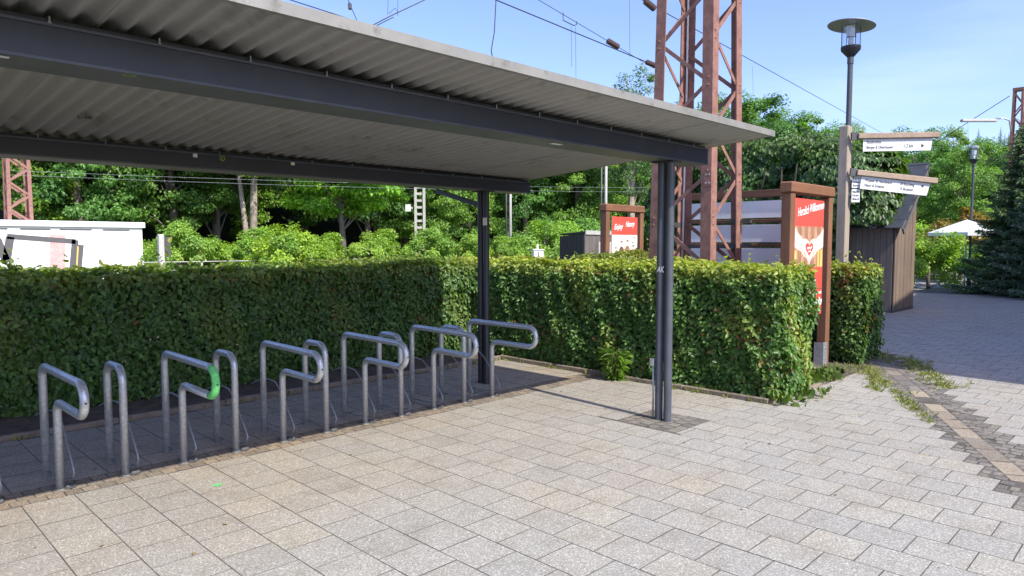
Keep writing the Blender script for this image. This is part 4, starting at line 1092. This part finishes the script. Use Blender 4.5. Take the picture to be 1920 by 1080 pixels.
m = MB(); stroke(m, (187, 486), (187, 520), 3, CY-.008); stroke(m, (187, 485), (232, 486), 1.5, CY-.009); m.build('graffiti', 'concrete', cab)

q = dist(303, 500, 29.0); wp = thing('marker_post', (q[0], q[1], 0), 'white concrete post with a grey box on its side beside the cabin', 'post')
m = MB(); m.box((q[0]-.1, q[1]-.1, -.1), (q[0]+.1, q[1]+.1, 1.98), 0, .02); m.build('shaft', 'concrete', wp)
m = MB(); m.obox((q[0]+.2, q[1]-.05, 1.5), (1,0,0), (0,1,0), (0,0,1), (.1, .1, .38), 0, .01); m.build('side_box', 'steel_dk', wp)

# railway fence: posts with two rails
fe = thing('rail_fence', (24, 33.0, 0), 'low post and wire fence along the far side of the tracks', 'fence')
for k in range(30):
    x_ = 10.5 + k*2.5; y_ = 34 - (x_-10)*.10
    m = MB(); m.box((x_-.035, y_-.035, -.1), (x_+.035, y_+.035, .86)); m.build('post', 'concrete', fe)
    if k < 29:
        for z_ in (.78, .40):
            m = MB(); m.tube([(x_, y_-.05, z_), (x_+2.5, y_-.30, z_)], .022 if z_ > .5 else .014, 5); m.build('rail', 'concrete', fe)

# ------------------------------------------------------------------ RAILWAY MASTS, POLES, WIRES
a = dist(10, 420, 40)
lattice_mast('lattice_mast', 'red lattice mast behind the white cabin at far left', a[0], a[0]+1.05, a[1]-.5, a[1]+.5, 13, .010, .15, .62, bars=True, thin=.02, lw=.10)
q = dist(1905, 300, 52); lm = lattice_mast('lattice_mast', 'tall slim lattice mast with a lamp arm at the right photo edge', q[0]-.42, q[0]+.42, q[1]-.42, q[1]+.42, 10.75, .014, .12, .7, bars=True, thin=.02, lw=.08)
m = MB(); m.box((q[0]-.28, q[1]-.28, 10.752), (q[0]+.28, q[1]+.28, 10.92)); m.build('cap_plate', 'rust', lm)
zz = 8.95; A0 = np.array((q[0], q[1], zz)) - rt*.35
m = MB(); m.tube([A0 + np.array((0,0,-.7)), A0 - rt*.15 + np.array((0,0,.05)), A0 - rt*.5 + np.array((0,0,.2)), A0 - rt*1.0 + np.array((0,0,.15))], .05, 8); arm_ = m.build('lamp_arm', 'galv', lm, True)
m = MB(); m.obox(A0 - rt*2.0 + np.array((0,0,.05)), rt, fw_, (0,0,1), (1.05, .14, .08), 0, .03); m.build('lamp_head', 'concrete', arm_)

# grey ladder mast (two flanges with batten plates)
q = dist(787, 353, 45); lad = thing('ladder_mast', (q[0], q[1], 0), 'pale grey ladder-like mast in front of the forest', 'mast')
wv = .27
for s in (-1, 1):
    m = MB(); c = q + rt*s*wv; m.obox((c[0], c[1], 3.2), rt, fw_, (0,0,1), (.07, .13, 3.3)); m.build('flange', 'concrete', lad)
for k in range(15):
    m = MB(); m.obox((q[0], q[1], .5+k*.43), rt, fw_, (0,0,1), (wv-.072, .05, .075)); m.build('batten', 'concrete', lad)
m = MB(); m.obox(np.array((q[0], q[1], 6.55)) + rt*.3, rt, fw_, (0,0,1), (1.0, .16, .12)); m.build('cross_head', 'concrete', lad)
m = MB(); m.obox(np.array((q[0], q[1], 3.9)) - rt*.75 + np.array((0,0,.0)), rt, fw_, (0,0,1), (.16, .12, .22)); m.bar(np.array((q[0], q[1], 3.9)) - rt*.6, np.array((q[0], q[1], 3.9)) - rt*.45, .05, .05); m.build('side_box', 'white_lacquer', lad)
for (px_, D, lab) in ((957, 48, 'slim pale pole before the forest just right of the rear column'), (1135, 44, 'slim pale double pole above the smaller poster board')):
    q = dist(px_, 480, D); po = thing('concrete_pole', (q[0], q[1], 0), lab, 'pole')
    m = MB(); m.tube([(q[0], q[1], -.2), (q[0], q[1], 9.0)], [.11, .075], 8); m.build('shaft', 'concrete', po, True)
    m = MB(); e = rt*.28; m.tube([(q[0]-e[0], q[1]-e[1], -.2), (q[0]-e[0], q[1]-e[1], 8.5)], [.07, .05], 6); m.build('stay_pole', 'steel_dk', po, True)
# overhead wires, strung along the tracks
def wire(label, a, b, Da, Db, r=.012, sag=.0, group='overhead railway wires', ext=0.0):
    A_, B_ = dist(*a, Da), dist(*b, Db); A_ = A_ - (B_-A_)*ext
    pts = [A_ + (B_-A_)*t - np.array((0,0,sag*4*t*(1-t))) for t in np.linspace(0, 1, 9)]
    w = thing('overhead_wire', tuple(pts[4]), label, 'overhead wire', group)
    m = MB(); m.tube(pts, r, 5, False); m.build('cable', 'wire', w); return w, A_, B_
def insulator(w, p, d, L=.5, r=.07):
    d = np.array(d)/np.linalg.norm(d); n = 7; prof = []
    T = Vector(d).to_track_quat('Z', 'Y').to_matrix()
    for k in range(n): prof += [(r*.45, L*k/n), (r, L*(k+.5)/n)]
    prof += [(r*.4, L)]
    m = MB(); m.lathe([(.01, 0)] + prof + [(.01, L)], tuple(p - d*L/2), 10, tilt=T); m.build('insulator', 'insul', w)
w1, a1, b1 = wire('wire running down behind the roof edge at top left of the sky', (545, 0), (880, 108), 20, 30, .015, ext=.5)
w2, a2, b2 = wire('heavier sloping wire ending with an insulator at the lattice mast', (930, 0), (1226, 122), 16, 20, .014, ext=.4)
w3, a3, b3 = wire('upper thin wire carrying a long insulator left of the lattice mast', (1010, 0), (1226, 128), 17, 20.2, .008, ext=.4)
w4, a4, b4 = wire('long thin wire descending right of the lattice mast behind the lamp', (1205, 0), (1680, 264), 19, 70, .013, ext=.15)
w5, a5, b5 = wire('thin wire rising to the slim mast at the right edge', (1740, 277), (1893, 180), 62, 52, .022)
w6, a6, b6 = wire('short wire end at the very top beside the lattice mast', (1100, -90), (1224, 14), 17, 19, .010)
insulator(w2, a2 + (b2-a2)*.985, b2-a2, .42, .075); insulator(w3, a3 + (b3-a3)*.72, b3-a3, .45, .08); insulator(w6, a6 + (b6-a6)*.95, b6-a6, .42, .09)
m = MB(); d0 = dist(930, 0, 16.0); m.tube([d0 + np.array((0,0,.0)), dist(927, 60, 16.0), dist(921, 95, 16.0), dist(926, 121, 16.1)], .012, 5); m.build('jumper', 'wire', w2)
for (u, v0, v1, D, w) in ((1180, -30, 106, 19.4, w2), (1071, 50, 125, 18.2, w3), (1079, 50, 145, 18.3, w3), (1411, 125, 178, 36, w4), (1815, 233, 300, 56, w5)):
    m = MB(); m.tube([dist(u, v0, D), dist(u+1, v1, D)], .006, 4, False); m.build('dropper', 'wire', w)
m = MB(); m.tube([dist(1056, 24, 17.9), dist(1056, 38, 17.9), dist(1076, 48, 18.1), dist(1081, 46, 18.2), dist(1081, 40, 18.2)], .014, 5); m.build('hanger', 'steel_dk', w3)
# steady arm between the wires
st_ = thing('steady_arm', tuple(dist(735, 28, 21)), 'angled steady arm hanging from the wires above the roof edge', 'wire support')
m = MB(); m.tube([dist(682, 56, 21), dist(732, 30, 21), dist(800, -2, 21.5), dist(860, -30, 22)], .016, 6); m.build('arm', 'steel_dk', st_)
m = MB(); m.tube([dist(686, 58, 21), dist(738, 32, 21)], .014, 6); m.build('strut', 'steel_dk', st_)
m = MB(); m.tube([dist(727, 27, 21), dist(728, -20, 21)], .008, 4); m.tube([dist(746, 30, 21), dist(746, -20, 21)], .008, 4); m.tube([dist(729, 26, 21), dist(741, 15, 21), dist(747, 24, 21)], .008, 5); m.build('hanger', 'wire', st_)
w7, a7, b7 = wire('drop wire with a clamp near the top left of the sky', (640, -30), (669, 38), 20.5, 22, .010)
m = MB(); m.obox(dist(656, 12, 21.3), rt, fw_, (0,0,1), (.05, .05, .09), 0, .015); m.build('clamp', 'steel_dk', w7)
m = MB(); m.tube([dist(669, 38, 22), dist(667, 60, 22)], .010, 5); m.build('dropper', 'wire', w7)
for (v0, v1, lab) in ((330, 352, 'pale wire crossing the forest under the shelter roof'), (338, 360, 'second pale wire crossing the forest, just below the first')):
    A_, B_ = dist(20, v0-10, 34), dist(1215, v1, 44); w = thing('overhead_wire', tuple((A_+B_)/2), lab, 'overhead wire', 'overhead railway wires')
    m = MB(); m.tube([A_ + (B_-A_)*t - np.array((0,0,.6*t*(1-t))) for t in np.linspace(0, 1, 7)], .0045, 5, False); m.build('cable', 'galv', w)

# ------------------------------------------------------------------ TREES
G1, G2 = (0.030, 0.066, 0.016), (0.085, 0.145, 0.026)
kinds = {}
def add_kind(k, **kw):
    kw2 = dict(kw); bark = kw2.pop('bark', 'bark')
    cm, tr = tree_mesh(**kw2); kinds[k] = (cm, tr.mesh('trunk', bark, smooth=True))
add_kind('oak', seed=3, H=15, rad=4.6, crown0=2.6, nclump=110, per=285, leaf=0.252, c1=(0.039,0.098,0.024), c2=(0.124,0.221,0.039))
add_kind('beech', seed=8, H=17, rad=4.2, crown0=1.6, nclump=120, per=285, leaf=0.222, c1=(0.050,0.117,0.024), c2=(0.150,0.265,0.043))
add_kind('maple', seed=14, H=10, rad=4.2, crown0=3.4, nclump=60, per=361, leaf=0.266, c1=(0.091,0.213,0.028), c2=(0.234,0.406,0.057), flat=.38)
add_kind('birch', seed=21, H=16, rad=2.6, crown0=4.0, nclump=70, per=209, leaf=0.163, c1=(0.098,0.150,0.052), c2=(0.195,0.265,0.079), flat=.8, hang=.6, bark='bark_pale')
add_kind('ash', seed=27, H=13, rad=3.6, crown0=.7, nclump=105, per=266, leaf=0.185, c1=(0.062,0.142,0.032), c2=(0.168,0.292,0.052))
add_kind('bush', seed=33, H=2.9, rad=1.9, crown0=.05, nclump=42, per=285, leaf=0.126, c1=(0.110,0.211,0.044), c2=(0.265,0.398,0.078), flat=.8)
add_kind('shrub', seed=39, H=2.2, rad=1.6, crown0=.0, nclump=34, per=285, leaf=0.111, c1=(0.082,0.184,0.037), c2=(0.265,0.386,0.060), flat=.8)
NAME = {'oak': ('broadleaf_tree', 'tree'), 'beech': ('broadleaf_tree', 'tree'), 'maple': ('maple_tree', 'tree'), 'birch': ('birch_tree', 'tree'), 'ash': ('broadleaf_tree', 'tree'), 'bush': ('bush', 'bush'), 'shrub': ('shrub', 'shrub')}
def plant(k, x, y, sc, label, group=None, z=0.0, tall=1.0, rz=None):
    nm, cat = NAME[k]
    r_ = thing(nm, (x, y, z), label, cat, group, random.uniform(0, 6.28) if rz is None else rz); r_.scale = (sc, sc, sc*tall)
    link_mesh('crown' if cat == 'tree' else 'foliage', kinds[k][0], r_, kind='stuff'); link_mesh('trunk' if cat == 'tree' else 'stem', kinds[k][1], r_)
    return r_
def hillz(x, y):
    yy = y + (0.10*(x-20) if x > 20 else 0)
    return float(np.interp(yy, [50, 56, 64, 82, 130], [0, 2.2, 5.5, 10, 15]))
def edge_y(x): return 46 - 0.10*(x-5)
# front row of the forest edge: (pixel column, distance offset, kind, scale)
front = [(60, 1, 'beech', .95), (150, 0, 'ash', 1.0), (235, 2, 'oak', .9), (330, 0, 'beech', .85), (405, 2, 'oak', .95), (690, 3, 'oak', .9), (760, 5, 'beech', .8), (835, 0, 'ash', .9), (915, 3, 'beech', .9), (985, 0, 'ash', 1.0), (1045, 2, 'oak', .95), (1105, 0, 'ash', .95), (1160, 3, 'beech', .95), (1215, 0, 'ash', 1.0), (1275, 3, 'beech', 1.0), (1340, 1, 'oak', 1.2), (1400, 4, 'ash', 1.55), (1450, 2, 'beech', 1.15), (1500, 6, 'birch', 1.1), (1545, 8, 'ash', 1.25)]
where = ['above the white cabin', 'right of the red mast at far left', 'over the right end of the cabin', 'behind the white marker post', 'left of the twin pale trunks', 'behind the bright maple', 'left of the ladder mast', 'right of the ladder mast', 'behind the rear column', 'right of the slim pale pole', 'above the white utility cabinet', 'above the dark shed', 'behind the smaller poster board', 'left leg of the lattice mast in front', 'seen through the lattice mast', 'rising over the roof corner left of the lamp', 'just right of the lattice mast', 'mid-way between lattice mast and lamp', 'airy, left of the lamp post', 'right behind the lamp pole']
for (px_, off, k, sc), wtxt in zip(front, where):
    d = ray(px_, 456); t = 1.0
    for _ in range(20):
        t = (edge_y(d[0]*t) + off)/d[1]
    x_, y_ = d[0]*t, d[1]*t
    lab = {'oak': 'dark leafy tree ', 'beech': 'tall green tree ', 'ash': 'light green bushy tree ', 'birch': 'airy birch '}[k] + 'at the forest edge, ' + wtxt
    plant(k, x_, y_, sc, lab, 'trees along the forest edge', hillz(x_, y_)-.1)
for px_, ytop, k, t in ((1255, 205, 'oak', 'behind the left leg of the lattice mast'), (1300, 190, 'ash', 'framed between the legs of the lattice mast'), (1350, 178, 'beech', 'behind the right leg of the lattice mast'), (1405, 172, 'ash', 'highest of those over the creeper'), (1450, 188, 'oak', 'dark, over the middle of the creeper'), (1490, 205, 'ash', 'over the creeper, second left of the lamp post'), (1530, 214, 'beech', 'over the creeper, nearest left of the lamp post'), (1575, 232, 'ash', 'behind the head of the fingerpost'), (1625, 255, 'ash', 'just over the upper sign arm'), (1680, 275, 'beech', 'low, between the two sign arms')):
    d = dist(px_, ytop, 76); kh = {'oak': 15, 'beech': 17, 'ash': 13}[k]; zb = hillz(d[0], d[1])
    plant(k, d[0], d[1], (d[2]-zb*.5)/(kh*.97), 'distant green tree ' + t, 'trees on the skyline', zb*.5)
# the bright maple, the twin trunks, and the birch over the roof
d = dist(645, 470, 42); plant('maple', d[0], d[1], .92, 'bright green spreading maple under the shelter roof line', None, 0)
d = dist(474, 470, 44); tw = thing('twin_trunk_tree', (d[0], d[1], 0), 'tall tree with two pale bare trunks below the shelter roof', 'tree')
m = MB(); m.tube([(d[0], d[1], -.2), (d[0]+.1, d[1]-.05, 4), (d[0]+.25, d[1]-.2, 9)], [.26, .21, .12], 8); m.build('trunk', 'bark_pale', tw, True)
m = MB(); m.tube([(d[0]-.25, d[1]+.05, -.2), (d[0]-.35, d[1]+.1, 2.5), (d[0]-.75, d[1]+.5, 8)], [.2, .16, .09], 8); m.build('trunk', 'bark_pale', tw, True)
cr = link_mesh('crown', kinds['oak'][0], tw, (0, 0, 3.2), 'stuff'); cr.scale = (.75, .75, .72)
d = dist(1185, 125, 58); plant('birch', d[0], d[1], 1.08, 'tall airy birch standing above the roof corner, left of the lattice mast', None, hillz(d[0], d[1]))
d = dist(1085, 150, 62); plant('ash', d[0], d[1], 1.16, 'round treetop just showing above the roof edge', None, hillz(d[0], d[1]))
# second and third rows in the wood (counted, but alike)
k_ = 0
for rowi, (dy_, stp) in enumerate(((8.5, 5.2), (16, 6.0), (25, 8))):
    x_ = -2.0
    while x_ < 105:
        yy = edge_y(x_) + dy_ + random.uniform(-1.5, 1.5); xx = x_ + random.uniform(-1.2, 1.2)
        u, v, z = proj((xx, yy, 3))
        if -150 < u < 1640 and z > 0:
            plant(random.choice(['oak', 'beech', 'beech', 'oak']), xx, yy, random.uniform(.85, 1.1)*(1 if u < 900 else .62), 'tree standing inside the dark wood behind the forest edge', 'trees inside the wood', hillz(xx, yy)-.2)
        x_ += stp
# bushes in front of the wood
bl = ['below the twin pale trunks', 'left of the twin pale trunks', 'below the bright maple', 'left of the ladder mast, under the maple', 'at the foot of the ladder mast', 'right of the white marker post', 'behind the rear column', 'right of the rear column', 'behind the white utility cabinet', 'left of the dark shed', 'between the twin trunks and the maple', 'above the dark shed', 'near the cabin corner']
bpos = [(480, 38, 1.0), (415, 39, .95), (600, 38.5, 1.0), (700, 38, .9), (800, 40, 1.0), (345, 37.5, .9), (885, 39, 1.0), (960, 40, 1.05), (1020, 34, 1.05), (1075, 36, 1.1), (540, 37, 1.08), (1120, 38, 1.3), (285, 42, 1.05)]
for (px_, D, sc), t in zip(bpos, bl):
    d = dist(px_, 490, D + random.uniform(-1.5, 2.5)); plant(random.choice(['bush', 'shrub', 'bush']), d[0], d[1], sc*random.uniform(.72, 1.12), 'bright green rounded bush ' + t, 'bushes below the wood', -.05)
# right-hand side: pale wood across the square
rl = [(1715, 62, 'ash', .85), (1760, 70, 'birch', .78), (1800, 58, 'ash', .70), (1850, 66, 'ash', .80), (1895, 70, 'beech', .62), (1660, 74, 'ash', .95), (1940, 64, 'ash', .8), (1600, 80, 'birch', .95), (1780, 84, 'beech', .8), (1690, 80, 'birch', .85)]
rt_ = ['behind the sign arms', 'with thin crown above the parasol', 'low behind the parasol', 'left of the slim lattice mast', 'behind the slim lattice mast', 'behind the fingerpost', 'at the right photo edge', 'right of the lamp post', 'at the back above the parasol', 'over the hut roof']
for (px_, D, k, sc), t in zip(rl, rt_):
    d = dist(px_, 480, D); plant(k, d[0], d[1], sc, 'pale green tree across the square ' + t, 'trees across the square', 0)
for (px_, D, sc, t, col) in ((1742, 30, .95, 'light green rounded shrub right beside the hut', None), (1790, 36, .85, 'low green shrub below the white parasol', None), (1752, 38, .6, 'small green shrub between the hut and the parasol', None), (1850, 42, 1.3, 'big green shrub behind the spruces', None), (1700, 40, 1.4, 'tall green shrub behind the hut', None)):
    d = dist(px_, 500, D); plant('shrub', d[0], d[1], sc, t, 'shrubs across the square', -.05)
add_kind('red', seed=44, H=2.9, rad=1.5, crown0=.6, nclump=34, per=140, leaf=.16, c1=(.17,.09,.025), c2=(.26,.20,.035), flat=.8)
NAME['red'] = ('shrub', 'shrub')
d = dist(1800, 490, 38); plant('red', d[0], d[1], 1.12, 'orange and yellow leaved shrub behind the parasol', None, 0)

def spruce(seed, H, rad, c1, c2, nb=150, droop=.25, z0=.15):
    r = np.random.default_rng(seed); P, N, T, S, K = [], [], [], [], []; tr = MB()
    tr.tube([(0,0,-.1), (0,0,H*.5), (0,0,H)], [H*.02, H*.012, .008], 7)
    for i in range(nb):
        f = (i+.5)/nb; z = z0 + (H-z0-.45)*f**1.05; L = rad*(1-f)**.85*r.uniform(.8, 1.08)+.08; a = i*2.399+r.normal()*.2
        dr = np.array((math.cos(a), math.sin(a), 0)); tip_up = r.uniform(-.02, .18)
        m = max(6, int(L*52)); t = np.linspace(.1, 1, m)
        cen = np.outer(t*L, dr) + np.c_[np.zeros(m), np.zeros(m), z + L*(-droop*t + (droop*.75+tip_up)*t**2.2)]
        side = np.array((-dr[1], dr[0], 0))
        for s in (-1, 0, 1):
            d2 = dr*.75 + side*s*.8
            P.append(cen + r.normal(size=(m, 3))*.02); T.append(np.tile(d2, (m, 1)) + r.normal(size=(m, 3))*.18 + np.array((0,0,-.12)))
            N.append(np.tile(np.array((0,0,1.)) + dr*.35, (m, 1)) + r.normal(size=(m, 3))*.5)
            S.append((.13 + .20*L*(1-t*.75))*r.uniform(.7, 1.2, m)*.75); K.append(np.clip(t*.8 + r.normal(size=m)*.15, 0, 1))
        if L > .3: tr.tube([(0,0,z), tuple(cen[m//2]), tuple(cen[-1])], [.016, .010, .004], 4, False)
    # leader and its top whorl
    for a in np.linspace(0, 6.28, 6)[:-1]:
        tr.tube([(0,0,H-.42), (.26*math.cos(a), .26*math.sin(a), H-.24)], [.012, .007], 4)
    P = np.concatenate(P); N = np.concatenate(N); T = np.concatenate(T); S = np.concatenate(S); K = np.concatenate(K)[:, None]
    t_ = (np.array(c1)*(1-K) + np.array(c2)*K)*(1+r.normal(size=(len(P), 1))*.15)
    return leaf_cloud('needles', P, N, T, S, t_, 'needle', .28, False, .02), tr.mesh('trunk', 'bark')
sp_me = spruce(5, 6.0, 1.75, (.085,.150,.070), (.170,.255,.110), 190); sp2_me = spruce(9, 6.0, 1.7, (.085,.14,.09), (.18,.25,.16), 120)
def conifer(me, x, y, sc, label, rz=0.):
    r_ = thing('spruce_tree', (x, y, 0), label, 'conifer', 'conifers at the right edge', rz); r_.scale = (sc, sc, sc)
    link_mesh('needles', me[0], r_, kind='stuff'); link_mesh('trunk', me[1], r_)
d = dist(1905, 548, 27.6); conifer(sp_me, d[0], d[1], .97, 'dark green spruce with wide low branches beside the square')
d = dist(1955, 540, 26.0); conifer(sp2_me, d[0], d[1], .90, 'bluish paler spruce cut off by the right photo edge', 1.)
d = dist(1905, 545, 32.0); conifer(sp_me, d[0], d[1], .85, 'dark spruce behind the front one, right of its top', 2.)
# far fir ridge
ridge = MB(); gx2 = np.linspace(150, 420, 30); 
vs = [(x_, -60, 0) for x_ in gx2] + [(x_+60, 60, 24+3*math.sin(x_*.05)) for x_ in gx2]
hl = MB(); hl.add([(230,-90,-2),(330,-90,-2),(330,130,-2),(230,130,-2),(262,-90,26),(300,-90,28),(300,130,36),(262,130,33)], [(0,3,7,4),(4,7,6,5),(1,5,6,2),(0,4,5,1),(3,2,6,7)])
hl.build('far_hill', 'forest_floor', kind='structure')
fir_me = spruce(15, 9.0, 2.0, (.03,.055,.035), (.05,.08,.05), 60)
for i in range(46):
    t = random.random(); y_ = -10 + 80*t
    r_ = thing('fir_tree', (262+random.uniform(-3, 26), y_, 27+.02*(y_+90)), 'small dark fir on the skyline of the far hill', 'conifer', 'firs on the far hill'); s_ = random.uniform(.55, 1.1); r_.scale = (s_, s_, s_); r_.rotation_euler.z = random.random()*6
    link_mesh('needles', fir_me[0], r_, kind='stuff'); link_mesh('trunk', fir_me[1], r_)

# ------------------------------------------------------------------ STATION HOUSE outside the frame on the right (it throws the shade on the square)
sb = thing('station_building', (20, -6, 0), 'cream plastered two-storey station building right of the square', 'building')
fpnt = [(9.35,-4.80), (16.2,-15.9), (38,-10), (32,-1.0)]; HB = 8.6
m = MB(); m.slabpoly([(x_, y_, -.05) for x_, y_ in fpnt], (0,0,1), HB); m.build('wall', 'bplaster', sb)
m = MB(); cx_ = sum(p[0] for p in fpnt)/4; cy_ = sum(p[1] for p in fpnt)/4
m.slabpoly([(x_, y_, HB-.04) for x_, y_ in fpnt], (0,0,1), .42); m.build('roof', 'slate', sb)
def facade(a, b):
    a = np.array((*a, 0.)); b = np.array((*b, 0.)); L = np.linalg.norm(b-a); u = (b-a)/L; n_ = np.array((-u[1], u[0], 0)); 
    c = np.array((cx_, cy_, 0)); 
    if (a-c) @ n_ < 0: n_ = -n_
    k = int(L/2.6)
    for fl in (1.0, 4.6):
        for i in range(k):
            p = a + u*L*(i+.5)/k
            m = MB(); m.obox((p[0]+n_[0]*.02, p[1]+n_[1]*.02, fl+1.0), u, n_, (0,0,1), (.62, .05, 1.0), 0, .01); w = m.build('window', 'white', sb)
            m = MB(); m.obox((p[0]+n_[0]*.06, p[1]+n_[1]*.06, fl+1.0), u, n_, (0,0,1), (.52, .02, .9)); m.build('pane', 'shade_glass', w)
facade(fpnt[0], fpnt[3]); facade(fpnt[0], fpnt[1])

# ------------------------------------------------------------------ WEEDS, litter, paint spot
def blades(name, spots, mat='leaf_dull', h=(.025, .075), wdt=.13, c1=(.12,.18,.035), c2=(.34,.33,.10), z=0.0, parent=None, base=(0,0,0)):
    P = np.array([(x_, y_, z) for x_, y_ in spots]); n = len(P)
    T = unit(n)*.8 + np.array((0,0,.7)); N = unit(n)
    me = leaf_cloud(name, P - np.array(base), N, T, rng.uniform(h[0], h[1], n), tints(n, c1, c2, .2), mat, wdt, True, .02); return me
sp = []
def along(p, q, n, s):
    for _ in range(n):
        t = random.random(); c_ = (p[0]+(q[0]-p[0])*t+random.gauss(0, s), p[1]+(q[1]-p[1])*t+random.gauss(0, s)); sp.extend((c_[0]+random.gauss(0, .018), c_[1]+random.gauss(0, .018)) for _ in range(random.randint(4, 14)))
along((8.3, 2.42), (9.9, 3.15), 130, .09); along((9.0, 1.95), (11.0, 2.95), 170, .09); along((8.5, 3.1), (9.6, 3.35), 70, .10)
along((7.6, 1.95), (8.4, 2.35), 34, .04); along((7.0, 1.62), (8.0, 2.1), 18, .03)
along((6.83, 3.1), (6.83, 7.0), 50, .012); along((-1, 6.99), (6.8, 6.99), 40, .015); along((10.5, 3.1), (11.2, 3.4), 45, .12)
link_mesh('weeds', blades('weeds', sp), kind='stuff')
sp = [(random.gauss(7.3, .25), random.gauss(2.94, .08)) for _ in range(60)] + [(random.uniform(6.9, 7.1), random.uniform(3.2, 7)) for _ in range(500)] + [(random.gauss(8.6, .2), random.gauss(3.25, .1)) for _ in range(250)]
link_mesh('low_ground_cover', blades('low_ground_cover', sp, 'leaf', (.04, .10), .8, (.05,.10,.02), (.12,.17,.035), .03), kind='stuff')
q = onX(1154, 702, 6.78); n = 480
fl_p = thing('weed_plant', (6.78, q[1], 0), 'bushy light green weed growing out of the kerb by the hedge', 'plant')
hh = rng.random(n)*.36; aa = rng.uniform(0, 6.28, n); rr_ = .03 + hh*.30*rng.random(n)
P = np.c_[rr_*np.cos(aa), rr_*np.sin(aa), hh]; T = np.c_[np.cos(aa), np.sin(aa), .5*np.ones(n)] + unit(n)*.3
link_mesh('foliage', leaf_cloud('foliage', P, unit(n)*.5+np.array((0,0,1.)), T, rng.uniform(.07, .14, n), tints(n, (.09,.19,.03), (.20,.30,.06), .15), 'leaf', .16), fl_p, kind='stuff')
m = MB()
for k in range(14): a = k*.45; m.tube([(6.78, q[1], 0), (6.78+.12*math.cos(a)*random.random(), q[1]+.12*math.sin(a)*random.random(), .36)], [.006, .003], 4)
m.build('stem', 'twig', fl_p, kind='stuff')
# blown leaves and crumbs on the slabs
n = 190; P = np.c_[rng.uniform(-1, 9, n), rng.uniform(.8, 7, n), np.full(n, .006)]
P[:90, 1] = rng.normal(6.2, .6, 90); P[:90, 0] = rng.uniform(0, 6.5, 90)
link_mesh('fallen_leaves', leaf_cloud('fallen_leaves', P, unit(n)*.25+np.array((0,0,1.)), unit(n), rng.uniform(.012, .035, n), tints(n, (.16,.10,.04), (.42,.33,.16), .3), 'leaf_dull', .6), kind='stuff')
q = gnd(408, 910); m = MB(); m.poly([(q[0]+.035*math.cos(a)*(1+.3*math.sin(3*a)), q[1]+.022*math.sin(a), .0035) for a in np.linspace(0, 6.28, 14)[:-1]]); m.build('paint_spot', 'green', pavement)
